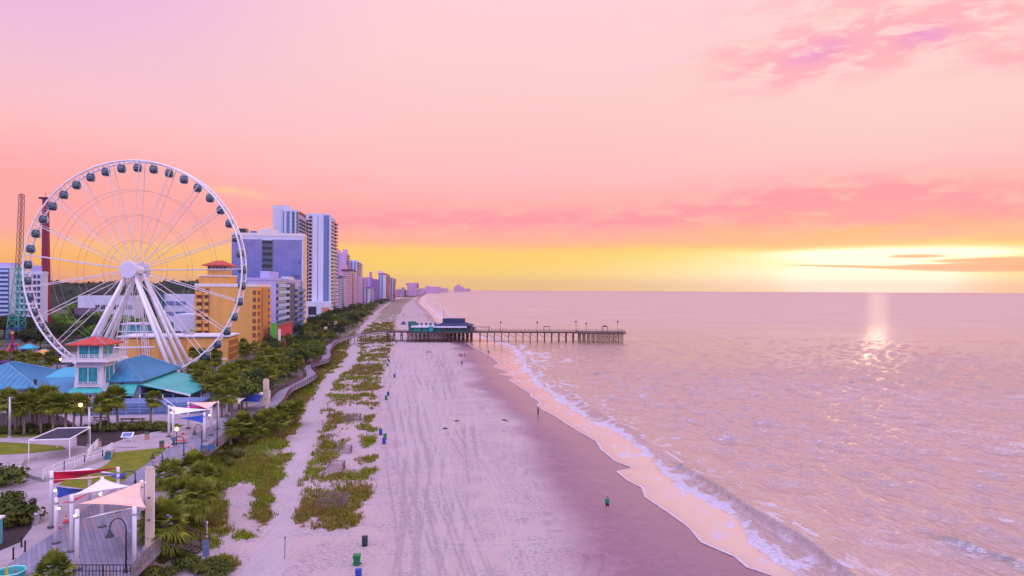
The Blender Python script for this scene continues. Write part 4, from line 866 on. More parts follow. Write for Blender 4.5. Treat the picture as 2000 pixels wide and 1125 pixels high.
# ------------------------------------------------------------------ shade sails on the promenade
DZ = LZ + .12
def post(pb, ptop, label, r=.17, group='white shade sail posts'):
    p = W(pb[0], pb[1], DZ); t = AT(ptop[0], ptop[1], p.y); h = t.z - DZ
    o = thing('sail_post', label, 'post', p, 0, group); MB().lathe([(r, 0), (r, h - .05), (r * .8, h)], 14).build('column', white, o, True)
    MB().lathe([(r * 2.2, 0), (r * 2.2, .05), (r * 1.4, .08)], 14).build('base_plate', mat('dark_base_plate', (.05, .045, .055), .6), o)
    m = MB(); m.lathe([(r * 1.25, 0), (r * 1.25, .16)], 14, (0, 0, h * .86)); m.bar((0, -r, h * .93), (0, -r - .22, h * .93), .03, 5); m.build('bracket', steel, o)
    return Vector((p.x, p.y, t.z))
NP = {}
for nm, pb, ptp, lb in (('1', (100,1029), (100,920), 'tall white sail post at the plaza edge holding the red sail'), ('2', (109.5,1061), (109.5,972), 'white sail post under the blue sail corner'), ('3', (139.5,1077), (139.5,966), 'white sail post holding the low tip of the white peaked sail'),
    ('4', (150,1113), (150,995), 'white sail post at the nearest left corner of the boardwalk deck'), ('5', (262,1110), (262,989), 'white sail post at the nearest seaward corner of the boardwalk deck'), ('6', (276,1042), (276,938), 'white sail post at the high corner of the peach sail by the beige pylon'),
    ('7', (199,1029), (199,932), 'white sail post in the middle of the deck under the white peaked sail'), ('8', (175,980), (175,928), 'white sail post standing against the lawn'), ('9', (230,999), (230,912), 'white sail post where the red sail ends near the lawn lamp')): NP[nm] = post(pb, ptp, lb)
FP = {}
for nm, pb, ptp, lb in (('a', (330,852), (330,792), 'white sail post beside the small white sail of the far group'), ('b', (338,856), (338,797), 'second white sail post just seaward of the small white sail tip'), ('c', (368,836), (368,785), 'white sail post behind the far blue sail'), ('d', (399,862), (399,806), 'white sail post holding the far blue sail'),
    ('e', (412,850), (412,788), 'white sail post below the far peach sail'), ('f', (425,838), (425,783), 'white sail post with a red band between the far peach and pale peaked sails'), ('g', (443,812), (443,768), 'white sail post under the pale peaked far sail'), ('h', (482,800), (482,760), 'white post under the blue pyramid shade'), ('i', (526,796), (526,763), 'white sail post right of the small far pylon')): FP[nm] = post(pb, ptp, lb, .19)
def sail(corners, m, label, sag=.35, pull=.16, n=10, group='shade sails over the promenade'):
    """a stretched cloth through 3 or 4 corners with curved-in edges and real thickness"""
    c = [Vector(p) for p in corners]; g = sum(c, Vector()) / len(c); loc = Vector((g.x, g.y, g.z)); k = len(c); rim = []
    for i in range(k):
        a, b_ = c[i], c[(i + 1) % k]
        for j in range(n): t = j / n; p = a.lerp(b_, t); p = p.lerp(g, pull * 4 * t * (1 - t) * .9); rim.append(p)
    vs, fs, N_, R_ = [], [], len(rim), 6
    for r_ in range(R_):
        s_ = r_ / R_
        for p in rim: q = p.lerp(g, s_); q.z -= sag * (1 - (1 - s_) ** 2) * .5; vs.append(q - loc)
    cz = g.copy(); cz.z -= sag * .5; vs.append(cz - loc)
    for r_ in range(R_ - 1):
        for i in range(N_): fs.append((r_ * N_ + i, r_ * N_ + (i + 1) % N_, (r_ + 1) * N_ + (i + 1) % N_, (r_ + 1) * N_ + i))
    for i in range(N_): fs.append(((R_ - 1) * N_ + i, (R_ - 1) * N_ + (i + 1) % N_, R_ * N_))
    o = MB().add(vs, fs).build('shade_sail', m, smooth=True, loc=loc); sm_ = o.modifiers.new('thickness', 'SOLIDIFY'); sm_.thickness = .02
    return tag(o, label, 'shade sail', group)
def cloth(name, c): return mat(name, c, .8, .06, .5, spec=.2)
c_w, c_p, c_r, c_b = cloth('sail_white', (.76, .74, .76)), cloth('sail_peach', (.76, .50, .38)), cloth('sail_red', (.62, .02, .08)), cloth('sail_blue', (.02, .07, .38))
Yp = lambda k: NP[k].y; D = lambda k, dz: NP[k] - Vector((0, 0, dz))
sail([D('6', .1), AT(285, 992, Yp('5') + 1.5), AT(154, 984, Yp('4') + 2.5)], c_p, 'large peach triangular sail hanging lowest over the near deck', .5)
sail([NP['7'] - Vector((0, 0, .1)), AT(257, 950, Yp('6') + 1), D('3', .1)], c_w, 'white peaked sail behind the large peach sail', .5)
sail([AT(165, 1013, Yp('4') + 1), D('5', .1), AT(284, 978, Yp('6') - 1)], c_w, 'narrow white sail seen edge on below the large peach sail', .2, .08)
sail([D('1', .1), D('9', .1), AT(180, 925, Yp('8')), D('1', 1.3)], c_r, 'long red sail from the tall post at the plaza edge', .3, .1)
sail([AT(104, 922, Yp('1') + 2), AT(173, 914, Yp('8') + 3), AT(226, 925, Yp('9') + .3)], c_w, 'flat white sail lying behind the long red sail', .35)
sail([D('1', .9), AT(228, 927, Yp('9')), AT(180, 934, Yp('7') + 2)], c_p, 'slim peach sail tucked under the long red sail', .25)
sail([AT(110, 950, Yp('2') + 2), D('2', .1), AT(172, 956, Yp('8') - 2)], c_b, 'dark blue sail under the red sail beside the plaza', .3)
sail([AT(190, 924, Yp('8')), AT(252, 925, Yp('9') + 1), AT(232, 935, Yp('9') - 1)], c_b, 'small blue sail by the lawn lamp', .2)
sail([AT(119, 984, Yp('2')), AT(175, 963, Yp('7') + 1), AT(141, 982, Yp('3') + 1)], c_r, 'small red sail showing below the white peaked sail', .2)
Q = lambda k, dz=.1: FP[k] - Vector((0, 0, dz))
sail([Q('a'), AT(337, 810, FP['b'].y), AT(408, 800, FP['e'].y)], c_w, 'white pointed sail at the near end of the far group', .4)
sail([Q('c'), Q('f'), AT(409, 801, FP['e'].y), ], c_p, 'peach sail of the far group', .4)
sail([AT(354, 797, FP['c'].y), AT(380, 791, FP['c'].y + 2), AT(406, 797, FP['e'].y + 2)], cloth('sail_magenta', (.50, .02, .20)), 'magenta sail glimpsed under the far peach sail', .2)
sail([AT(350, 817, FP['c'].y), AT(408, 808, FP['d'].y + 4), AT(396, 826, FP['d'].y)], c_b, 'low blue sail of the far group', .3)
def cone_shade(ap, rimc, m, label, name='shade_sail', group='shade sails over the promenade'):
    ap = Vector(ap); n = 10; k = len(rimc); vs = []; fs = []; g = ap.copy()
    R_ = 8; rim = []
    for i in range(k):
        a, b_ = Vector(rimc[i]), Vector(rimc[(i + 1) % k]); mid = (a + b_) / 2
        for j in range(n): t = j / n; p = a.lerp(b_, t); cxy = Vector((ap.x, ap.y, p.z)); rim.append(p.lerp(cxy, .5 * t * (1 - t)))
    N_ = len(rim)
    for r_ in range(R_ + 1):
        s_ = r_ / R_
        for p in rim: q = p.lerp(Vector((ap.x, ap.y, p.z)), s_ * .985); q.z = p.z + (ap.z - p.z) * s_ ** 1.9; vs.append(q - g)
    for r_ in range(R_):
        for i in range(N_): fs.append((r_ * N_ + i, r_ * N_ + (i + 1) % N_, (r_ + 1) * N_ + (i + 1) % N_, (r_ + 1) * N_ + i))
    o = MB().add(vs, fs).build(name, m, smooth=True, loc=g); sm_ = o.modifiers.new('thickness', 'SOLIDIFY'); sm_.thickness = .02; return tag(o, label, 'shade sail', group)
yg = FP['g'].y; a_ = FP['g'] + Vector((0, 0, .1)); s_ = yg / FPX
cone_shade(a_, [(a_.x - 20 * s_, yg - 2, a_.z - 17 * s_), (a_.x + 33 * s_, yg - 2, a_.z - 18 * s_), (a_.x + 26 * s_, yg + 3, a_.z - 15 * s_), (a_.x - 16 * s_, yg + 3, a_.z - 14 * s_)], c_w, 'pale peaked shade at the far end of the promenade')
yh = FP['h'].y; a_ = FP['h'] + Vector((0, 0, .1)); s_ = yh / FPX
cone_shade(a_, [(a_.x - 30 * s_, yh - 3, a_.z - 20 * s_), (a_.x + 36 * s_, yh - 3, a_.z - 21 * s_), (a_.x + 24 * s_, yh + 3, a_.z - 17 * s_), (a_.x - 22 * s_, yh + 3, a_.z - 17 * s_)], c_b, 'blue pyramid shade beyond the pale peaked shade')
sail([AT(489, 769, yh), AT(526, 764, FP['i'].y), AT(522, 771, FP['i'].y - 2)], c_w, 'small white sail beside the far beige pylon', .15)

# ------------------------------------------------------------------ pylons, lamps, rails
M_pyl = mat('beige_panel', (.62, .47, .33), .7, .12, .8, streak=True)
def pylon(pb, ptop, w, label):
    p = W(pb[0], pb[1], DZ); t = AT(pb[0], ptop, p.y); h = t.z - DZ; wm = w * p.y / FPX
    o = thing('sign_pylon', label, 'pylon', p, A0, 'beige pylons along the promenade'); MB().box((0, 0, h / 2), (wm, .28, h)).build('panel', M_pyl, o)
    m = MB(); m.box((wm * .58, .05, h * .48), (.08, .12, h * .96)); m.box((-wm * .58, .05, h * .48), (.08, .12, h * .96)); m.build('side_frame', white, o)
    for z in (.62, .35): MB().lathe([(.02, 0), (.09, .05), (.09, .16)], 10, (0, -.24, h * z)).build('spot_lamp', black, o)
    MB().box((0, 0, .15), (wm * 1.6, .7, .3)).build('footing', concrete, o)
pylon((292, 1072), 912, 13, 'tall beige sign pylon on the near boardwalk beside the palms'); pylon((519.5, 802), 740, 9, 'beige sign pylon at the far end of the boardwalk')
pylon((636, 668), 638, 5, 'slim beige pylon by the pier approach'); pylon((655, 652), 627, 5, 'distant slim beige pylon nearest the pier')
def goose(pb, arc, lamp, label, z=DZ):
    p = W(pb[0], pb[1], z); t = AT(arc[0], arc[1], p.y) - p; l = AT(lamp[0], lamp[1], p.y) - p; h = t.z; dx_ = l.x
    o = thing('street_lamp', label, 'street lamp', p, 0, 'black gooseneck lamps along the promenade')
    pts = [(0, 0, 0), (0, 0, h * .72)] + [(dx_ / 2 * (1 - math.cos(a)) , 0, h * .78 + (h * .22) * math.sin(a)) for a in [math.pi * i / 8 for i in range(9)]]
    MB().tube(pts, [.085, .06] + [.05] * 9, 8).build('pole', black, o, True); MB().lathe([(.14, 0), (.14, .3), (.09, .4)], 10).build('base', black, o)
    zl = h * .78; MB().lathe([(.05, .1), (.09, 0), (.17, -.28), (.33, -.5), (.36, -.56), (.33, -.58)], 14, (dx_, 0, zl)).build('lamp_shade', black, o, True)
for a in (((246,1118),(236,1012),(214,1026),'nearest black gooseneck lamp on the boardwalk deck'), ((264,944),(252,920),(240,925),'black gooseneck lamp at the edge of the triangular lawn'), ((317,903),(307,883),(298,891),'black gooseneck lamp at the tip of the lawn beside the boardwalk'),
    ((359,890),(350,852),(339,857),'black gooseneck lamp beside the blue clothed walker'), ((394,884),(389,829),(380,827),'tall gooseneck lamp by the blue bench near the railing')): goose(*a)
p = W(424, 872, DZ); o = thing('lamp_pole', 'slender dark straight pole rising past the far sails', 'pole', p); MB().bar((0, 0, 0), (0, 0, 7.6), .07, 8, .05).build('pole', black, o, True); MB().lathe([(.14, 0), (.14, .3)], 10).build('base', black, o)
for pb, yt, lb in (((174, 872), 795, 'thick pale grey light pole beside the shade frame'), ((19, 856), 775, 'grey light pole in front of the left palm row')):
    p = W(pb[0], pb[1], LZ); h = AT(pb[0], yt, p.y).z - LZ; o = thing('light_pole', lb, 'pole', p); MB().bar((0, 0, 0), (0, 0, h), .2, 10, .15).build('pole', steel, o, True); MB().lathe([(.3, 0), (.3, .4)], 12).build('footing', concrete, o); MB().box((.15, 0, h - .1), (.6, .25, .15)).build('lamp_head', steel, o)
lampm = mat('warm_lamp_glow', (.9, .6, .25), .4, .02, 1, emit=(1, .55, .16, 5.0))
for pb, yt, lb in (((157, 856), 791, 'lit amber globe lamp among the left palms'), ((118, 742), 702, 'small lit globe lamp behind the blue pavilion'), ((345, 872), 838, 'lit white lamp by the far sail posts')):
    p = W(pb[0], pb[1], LZ); h = AT(pb[0], yt, p.y).z - LZ; o = thing('globe_lamp', lb, 'street lamp', p); MB().bar((0, 0, 0), (0, 0, h - .3), .06, 6).build('pole', black, o)
    superell(.3, .3, .3, 2).build('globe', lampm, o, True, loc=(0, 0, h))
for a, lb in (((108, 958), 'NP2'), ((115, 993), ''), ((147, 1007), ''), ((196, 965), ''), ((286, 942), ''), ((284, 1006), ''), ((335, 806), ''), ((409, 811), ''), ((443, 783), '')):
    near = min(list(NP.values()) + list(FP.values()), key=lambda q: abs(proj(np.array([q.x]), np.array([q.y]), np.array([q.z]))[0][0] - a[0]) + abs(a[1] - 960) * 0); p = AT(a[0], a[1], near.y - .25)
    o = thing('flood_light', 'small lit flood lamp clipped to a white sail post', 'lamp', p, 0, 'lit flood lamps on the sail posts'); superell(.12, .09, .1, 3, 10, 6).build('bulb', mat('white_lamp_glow', (.9, .75, .6), .4, .02, 1, emit=(1, .72, .42, 6.0)), o, True); MB().box((0, .12, 0), (.2, .1, .22)).build('housing', black, o)
def rail_thing(label, pts_px, z, h, m, name='railing', slats=.28, group=None):
    P = [W(x, y, z) for x, y in pts_px]; o = thing(name, label, 'railing', P[0], 0, group); railing(o, [p - P[0] for p in P], h, m, 2.0, 2, 'rail', slats); return o
rail_thing('grey board railing along the seaward edge of the near boardwalk', [(258, 1128), (322, 1061)], DZ, 1.1, wood)
rail_thing('grey board railing curving past the far sails on the seaward side', [(366, 960), (401, 888), (461, 842), (517, 803)], DZ, 1.1, wood)
rail_thing('dark railing across the bottom end of the boardwalk deck', [(144, 1127), (258, 1127)], DZ, 1.0, black)
for lb, pts, h in (('white handrail along the curved low wall of the splash plaza', [(84, 936), (125, 918), (165, 903)], 1.2), ('white handrail stepping up beside the lawn', [(165, 903), (200, 892), (219, 878)], 1.0), ('short white handrail beside the ramp bin', [(172, 893), (181, 882), (191, 872)], 1.1)): rail_thing(lb, pts, LZ + .45, h, white, slats=.3)
wp = [W(x, y, LZ) for x, y in ((70,898),(46,905),(37,914),(42,926),(60,934),(86,941),(128,927),(170,909),(205,897),(222,884))]
o = thing('low_wall', 'curved low concrete wall round the splash plaza', 'wall', wp[0]); m = MB()
for a, b_ in zip(wp[:-1], wp[1:]):
    dd = (b_ - a); L = dd.length; c_ = (a + b_) / 2 - wp[0]; m.box((c_.x, c_.y, .25), (L + .12, .35, .5), rz=math.atan2(dd.y, dd.x))
m.build('wall_body', concrete, o)
# shade frame over the splash plaza
fc = [W(56, 903, LZ), W(136, 900, LZ), W(176, 874, LZ), W(112, 876, LZ)]; o = thing('shade_canopy', 'white framed flat shade with a dark mesh top over the splash plaza', 'canopy', fc[0]); h = 3.0
for p in fc: MB().bar(p - fc[0], p - fc[0] + Vector((0, 0, h)), .06, 8).build('post', white, o)
m = MB()
for i in range(4): m.bar(fc[i] - fc[0] + Vector((0, 0, h)), fc[(i + 1) % 4] - fc[0] + Vector((0, 0, h)), .09, 6)
m.build('frame', white, o); cg = sum((p - fc[0] for p in fc), Vector()) / 4
MB().slab([(p - fc[0]).lerp(cg, .12) + Vector((0, 0, h + .02)) for p in fc], .03).build('mesh_panel', mat('dark_shade_mesh', (.03, .03, .05), .9, .2), o)

# small street furniture ------------------------------------------------------
def place(name, label, cat, px, py, z=LZ, rz=0.0, group=None): return thing(name, label, cat, W(px, py, z), rz, group)
def litter(px, py, label, lid, body, z=LZ + .02, group='litter bins on the plaza'):
    o = place('litter_bin', label, 'bin', px, py, z, 0, group); MB().lathe([(.30, 0), (.34, .05), (.34, .85), (.30, .9)], 14).build('body', body, o); MB().lathe([(.37, .9), (.37, 1.0), (.26, 1.16), (.1, 1.22)], 14).build('lid', lid, o, True)
M_tanb = mat('pebble_tan', (.40, .24, .17), .9, .2, 6); M_grn = mat('dark_green_lid', (.012, .10, .05), .5, .1)
for a in ((193, 872, 'tan pebble litter bin with green lid at the top of the ramp', M_grn, M_tanb), (287, 858, 'tan litter bin with green lid in front of the hedge', M_grn, M_tanb), (316, 876, 'brown litter bin with green lid beside the orange barrier', M_grn, mat('brown_bin', (.20, .09, .06), .8)), (64, 995, 'black round litter bin on a post by the round bush', black, black), (211, 897, 'teal litter bin at the curve of the lawn', glass_t, mat('teal_bin', (.03, .16, .24), .6)), (70, 1023, 'grey litter bin behind the bollards', steel, concrete)): litter(*a)
def cone(px, py, label, z=DZ):
    o = place('traffic_cone', label, 'cone', px, py, z, 0, 'red traffic cones on the promenade'); m_ = mat('cone_red', (.62, .05, .05), .5); MB().lathe([(.2, .04), (.16, .1), (.04, .75), (.02, .76)], 12).build('body', m_, o, True); MB().box((0, 0, .02), (.46, .46, .04)).build('base', m_, o); MB().lathe([(.118, .34), (.095, .48)], 12).build('reflective_band', white, o)
cone(129, 1020, 'red traffic cone beside the white post at the plaza edge'); cone(113, 1033, 'red traffic cone at the foot of the second plaza post'); cone(357, 848, 'red traffic cone on the ramp under the far sails'); cone(329, 874, 'red traffic cone beside the brown litter bin')
o = place('road_barrier', 'round topped orange barrier standing near the walker', 'barrier', 352, 866, DZ, .2); m = MB(); m.tube([(.8 * math.cos(q), 0, .5 + .5 * math.sin(q)) for q in [math.pi * i / 8 for i in range(9)]], .05, 6); m.build('hoop', mat('barrier_orange', (.62, .10, .08), .5), o); MB().box((0, 0, .45), (1.5, .08, .22)).build('plank', mat('barrier_orange', (.62, .10, .08), .5), o); MB().box((0, 0, .05), (1.9, .4, .1)).build('foot', black, o)
for px, py, lb in ((26, 1092, 'nearest black bollard at the left edge of the deck'), (42, 1068, 'farthest black bollard beside the round bush bed'), (49, 1078, 'middle black bollard of the three by the deck')):
    o = place('bollard', lb, 'bollard', px, py, LZ + .02, 0, 'black bollards by the deck'); MB().lathe([(.07, 0), (.07, .92), (.085, .94), (.085, 1.0), (.03, 1.05)], 12).build('shaft', black, o, True); MB().lathe([(.13, 0), (.13, .03), (.07, .05)], 12).build('base', black, o)
o = place('info_sign', 'slanted white information board on the planting bed', 'sign', 249, 862, LZ + .05, .1); MB().box((0, 0, 1.0), (1.7, .12, 1.0), rx=-.9).build('board', white, o); MB().box((0, -.05, 1.06), (1.3, .1, .7), rx=-.9).build('picture_panel', M_gry, o)
for s in (-.6, .6): MB().bar((s, 0, 0), (s, 0, .9), .06, 6).build('leg', white, o)
o = place('bench', 'blue bench against the far seaward railing', 'bench', 405, 884, DZ, .5); M_bb = mat('bench_blue', (.02, .12, .32), .6); MB().box((0, 0, .45), (2.0, .5, .07)).build('seat', M_bb, o); MB().box((0, .26, .78), (2.0, .06, .5), rx=-.15).build('backrest', M_bb, o)
for s in (-.85, .85): MB().box((s, 0, .21), (.08, .45, .42)).build('leg', M_bb, o)
for px, py, lb in ((195, 823, 'left picnic table in the shade of the palms'), (248, 826, 'middle picnic table before the restaurant terrace'), (268, 826, 'right picnic table before the restaurant terrace')):
    o = place('picnic_table', lb, 'table', px, py, LZ + .02, .1, 'dark picnic tables below the restaurant terrace'); MB().box((0, 0, .75), (2.4, .8, .06)).build('tabletop', dwood, o)
    for s in (-.75, .75): MB().box((0, s, .45), (2.4, .3, .05)).build('seat', dwood, o)
    for s in (-.9, .9): m = MB(); m.bar((s, -.75, 0), (s, .3, .74), .05, 4); m.bar((s, .75, 0), (s, -.3, .74), .05, 4); m.build('leg', dwood, o)
# hedges
# beach stairs, sign and stakes
o = thing('beach_stairs', 'grey wooden stairs with handrails stepping from the boardwalk down to the sand', 'stairs', W(334, 1062, DZ)); a = Vector((0, 0, 0)); e_ = W(392, 1080, 0.1) - W(334, 1062, DZ)
for i in range(9):
    p = a.lerp(e_, i / 8); MB().box((p.x, p.y + .9, p.z - .06), (.75, 2.2, .07)).build('tread', wood, o)
for off in (0, 2.0):
    m = MB()
    for k in (1.0, .55): m.bar(a + Vector((0, off, k)), e_ + Vector((0, off, k)), .06, 5)
    for i in range(4): p = a.lerp(e_, i / 3) + Vector((0, off, 0)); m.box(p + Vector((0, 0, .2)), (.12, .12, 1.7))
    m.build('handrail', dwood, o)
o = place('beach_sign', 'upright blue grey board at the foot of the beach stairs', 'sign', 402, 1090, .1, .1); MB().box((0, 0, .95), (.52, .06, 1.6)).build('board', mat('sign_slate', (.10, .17, .28), .6, .15, 2), o)
for s in (-.26, .26): MB().box((s, .02, .85), (.07, .07, 1.75)).build('post', wood, o)
for i, (px, py, h, lb) in enumerate(((404, 1056, 2.0, 'pale stake standing in the dune plants above the slate board'), (556, 1093, 2.2, 'thin dark stake standing alone in the sand track'), (630, 838, 1.6, 'thin stake by the sand track beside the middle dune strip'), (669, 878, 1.8, 'thin stake beside the upper slatted screen'), (734, 800, 1.8, 'thin stake at the seaward edge of the dune strip'), (660, 1002, 1.7, 'thin stake in front of the largest slatted screen'))):
    o = place('marker_stake', lb, 'stake', px, py, 0, 0, 'stakes in the dunes'); MB().bar((0, 0, -.2), (.03, 0, h), .035, 5).build('shaft', dwood if i else white, o); MB().box((.03, 0, h - .12), (.1, .1, .2)).build('cap', dwood if i else white, o)
for px, py, s, lb in ((647, 992, 1.25, 'largest slatted wood screen at the near end of the dune strip'), (654, 918, 1.0, 'slatted wood screen in the middle of the near dune strip'), (672, 884, .9, 'small slatted wood screen behind the middle one'), (690, 822, 1.1, 'pinkish slatted wood screen by the bare sand patch'), (722, 716, 1.0, 'farthest slatted wood screen up the dune strip')):
    o = place('sand_fence', lb, 'fence', px, py, 0, .08, 'slatted sand fences on the dunes'); m_ = mat('weathered_slats', (.20, .14, .15), .9, .25, 3)
    for q, (x, y, rz_) in enumerate(((0, -1.1, 0), (1.25, 0, math.pi / 2), (0, 1.1, 0))):
        m = MB(); n = 15; L = 2.5 if q != 1 else 2.2
        for i in range(n): m.box((-L / 2 + L * i / (n - 1), 0, .6 * s), (.05, .03, 1.2 * s))
        for z in (.3, 1.0): m.box((0, .03, z * s), (L, .02, .05))
        f_ = m.build('slat_panel', m_, o); f_.location = (x * s, y * s, 0); f_.rotation_euler = (0, 0, rz_); f_.scale = (s, 1, 1)
# play boat and kiosk corner at the left edge
o = place('play_boat', 'teal play boat with yellow and red sail panels at the bottom left corner', 'playground boat', 20, 1135, LZ + .02, .3); M_tp = mat('teal_plastic', (.03, .34, .34), .4, .1)
m = MB(); n = 12
for z, r_ in ((.0, .75), (.7, 1.15)): pass
m.lathe([(.75, 0), (1.0, .35), (1.12, .8), (1.0, .8), (.85, .3), (.1, .25)], 8); m.build('hull', M_tp, o); MB().tube([(1.12 * math.cos(i * PI2 / 8), 1.12 * math.sin(i * PI2 / 8), .82) for i in range(8)], .07, 6, closed=True).build('gunwale', mat('pale_teal_plastic', (.20, .60, .55), .4), o)
MB().slab([(-.5, .1, .3), (-.1, .0, .3), (-.25, .1, 1.5)], .08).build('sail', mat('yellow_plastic', (.62, .38, .03), .5), o); MB().slab([(.2, .1, .3), (.5, .0, .3), (.3, .2, 1.1)], .08).build('sail', mat('red_plastic', (.55, .05, .05), .5), o); MB().bar((-.9, .3, .2), (-1.1, .5, 2.0), .08, 6).build('mast', mat('yellow_plastic', (.62, .38, .03), .5), o)
o = place('kiosk', 'pale turquoise kiosk corner at the left edge of the plaza', 'kiosk', -25, 1068, LZ + .02, .1); MB().box((0, 0, 1.2), (1.7, 1.6, 2.4)).build('wall', mat('turquoise_panel', (.10, .40, .46), .6), o); MB().box((0, 0, 2.5), (2.0, 1.9, .18)).build('roof', white, o); MB().box((.2, -.83, 1.4), (.9, .06, 1.0)).build('hatch', M_dk, o)

# ------------------------------------------------------------------ plants
def leafmat(name, a, b, rough=.6):
    m = bpy.data.materials.new(name); m.use_nodes = True; nt = m.node_tree; bs = nt.nodes['Principled BSDF']
    tc = nt.nodes.new('ShaderNodeTexCoord'); oi = nt.nodes.new('ShaderNodeObjectInfo'); rn = S(nt, oi.outputs['Random'])
    n = noise(nt, S(nt, tc.outputs['Object']), 1.6, 3, .6); f = (n.sst(.3, .7) * .75 + (rn - .5) * .5 + .12)
    c = mixc(nt, f, tuple(a) + (1,), tuple(b) + (1,)); nt.links.new(c.k, bs.inputs['Base Color']); bs.inputs['Roughness'].default_value = rough; bs.inputs['Specular IOR Level'].default_value = .08
    tr = nt.nodes.new('ShaderNodeBsdfTranslucent'); nt.links.new(c.k, tr.inputs[0]); mx = nt.nodes.new('ShaderNodeMixShader'); mx.inputs[0].default_value = .18
    nt.links.new(bs.outputs[0], mx.inputs[1]); nt.links.new(tr.outputs[0], mx.inputs[2]); nt.links.new(mx.outputs[0], nt.nodes['Material Output'].inputs[0]); return m
L_palm = leafmat('palm_leaf', (.055, .095, .01), (.20, .23, .03)); L_palm2 = leafmat('palm_leaf_light', (.13, .17, .018), (.33, .35, .05)); L_dead = leafmat('dead_palm_leaf', (.13, .085, .04), (.24, .16, .08))
L_oak = leafmat('broad_leaf', (.035, .072, .012), (.135, .165, .028)); L_bright = leafmat('bright_leaf', (.05, .15, .01), (.15, .28, .03)); L_dark = leafmat('dark_leaf', (.014, .034, .014), (.045, .07, .022))
L_bush = leafmat('bush_leaf', (.04, .07, .012), (.14, .145, .03)); bark = mat('bark', (.13, .10, .085), .9, .3, 3, bump=.6); pbark = mat('palm_bark', (.17, .135, .11), .9, .3, 4, bump=.7)
def frond(mb, o, d, L, rg, droop, mi=0, nl=13):
    d = d.normalized(); side = d.cross(Vector((0, 0, 1)))
    if side.length < .1: side = Vector((1, 0, 0))
    side.normalize(); upv = side.cross(d).normalized(); pet = L * .42; tip = o + d * pet + Vector((0, 0, -droop * pet * .35))
    w = .018; mb.add([o - side * w, o + side * w, tip + side * w, tip - side * w], [(0, 1, 2, 3)], mi)
    for i in range(nl):
        a = (i / (nl - 1) - .5) * 2.5 + rg.uniform(-.06, .06); ll = L * (.62 - .12 * abs(a)) * rg.uniform(.85, 1.1)
        dr = (d * math.cos(a) + side * math.sin(a) + upv * (.16 - .12 * abs(a))).normalized(); n_ = dr.cross(upv).normalized() * (.042 * L)
        mid = tip + dr * ll * .55 + Vector((0, 0, -droop * ll * .14)); end = tip + dr * ll + Vector((0, 0, -droop * ll * .55))
        mb.add([tip, mid - n_, end, mid + n_], [(0, 1, 2, 3)], mi)
def palm(label, h, cr, seed, nf=54, dead=9, lean=.3):
    rg = random.Random(seed); o = thing('palm_tree', label, 'palm tree', group=None)
    pts = [(lean * (t ** 2), lean * .4 * t * t, h * t) for t in [i / 7 for i in range(8)]]
    MB().tube(pts, [.26, .20, .185, .18, .18, .18, .19, .17], 9).build('trunk', pbark, o, True)
    top = Vector(pts[-1]); m = MB()
    for i in range(nf):
        z = 1 - 1.78 * (i + .5) / nf; a = i * 2.399 + rg.uniform(-.3, .3); r_ = math.sqrt(max(0, 1 - z * z))
        frond(m, top + Vector((0, 0, rg.uniform(-.25, .15))), Vector((r_ * math.cos(a), r_ * math.sin(a), z + .06)), cr * rg.uniform(.8, 1.2), rg, .35 + .28 * (1 - z), 0 if rg.random() < .62 else 1)
    m.build('crown', [L_palm, L_palm2], o)
    m = MB()
    for i in range(dead): a = rg.uniform(0, 6.28); frond(m, top + Vector((0, 0, -.35)), Vector((math.cos(a) * .7, math.sin(a) * .7, -.75)), cr * .8, rg, .9, 0, 8)
    m.build('dead_fronds', L_dead, o); return o
def leafblob(m, c, r, n, sz, rg, flat=.8, mi=0):
    for _ in range(n):
        v = Vector((rg.gauss(0, 1), rg.gauss(0, 1), rg.gauss(0, 1))).normalized(); q = r * rg.uniform(.55, 1.08); p = c + Vector((v.x * q, v.y * q, v.z * q * flat))
        nrm = (v + Vector((rg.uniform(-.7, .7), rg.uniform(-.7, .7), rg.uniform(-.3, .9)))).normalized(); t = nrm.orthogonal().normalized(); b_ = nrm.cross(t); a = rg.uniform(0, 6.28); t, b_ = t * math.cos(a) + b_ * math.sin(a), b_ * math.cos(a) - t * math.sin(a)
        s_ = sz * rg.uniform(.6, 1.3); m.add([p - t * s_ - b_ * s_ * .45, p + t * s_ * .2 - b_ * s_ * .6, p + t * s_ * 1.05 + b_ * s_ * .05, p + t * s_ * .1 + b_ * s_ * .6, p - t * s_ * .8 + b_ * s_ * .4], [(0, 1, 2, 3, 4)], mi)
def broad(name, label, h, r, seed, lm, nb=13, per=75, sz=.26, cat='tree', trunk=.38):
    rg = random.Random(seed); o = thing(name, label, cat); tz_ = h * trunk; m = MB(); lim = []
    m.tube([(0, 0, 0), (.1, .05, tz_ * .5), (.0, .1, tz_)], [.3, .22, .2], 8)
    cr_ = MB()
    for i in range(nb):
        a = i * 2.399 + rg.uniform(-.4, .4); q = r * (.25 + .62 * math.sqrt((i + .3) / nb)) * (1 if i else 0); z = tz_ + (h - tz_) * (.80 - .52 * (q / r) ** 1.4 + rg.uniform(-.14, .12)); c = Vector((q * math.cos(a), q * math.sin(a), z))
        m.tube([(0, .1, tz_ * .9), c * .5 + Vector((0, 0, tz_ * .45)), c], [.14, .08, .03], 5); leafblob(cr_, c, r * rg.uniform(.30, .46), per, sz, rg)
    m.build('trunk', bark, o, True); cr_.build('crown', lm, o); return o
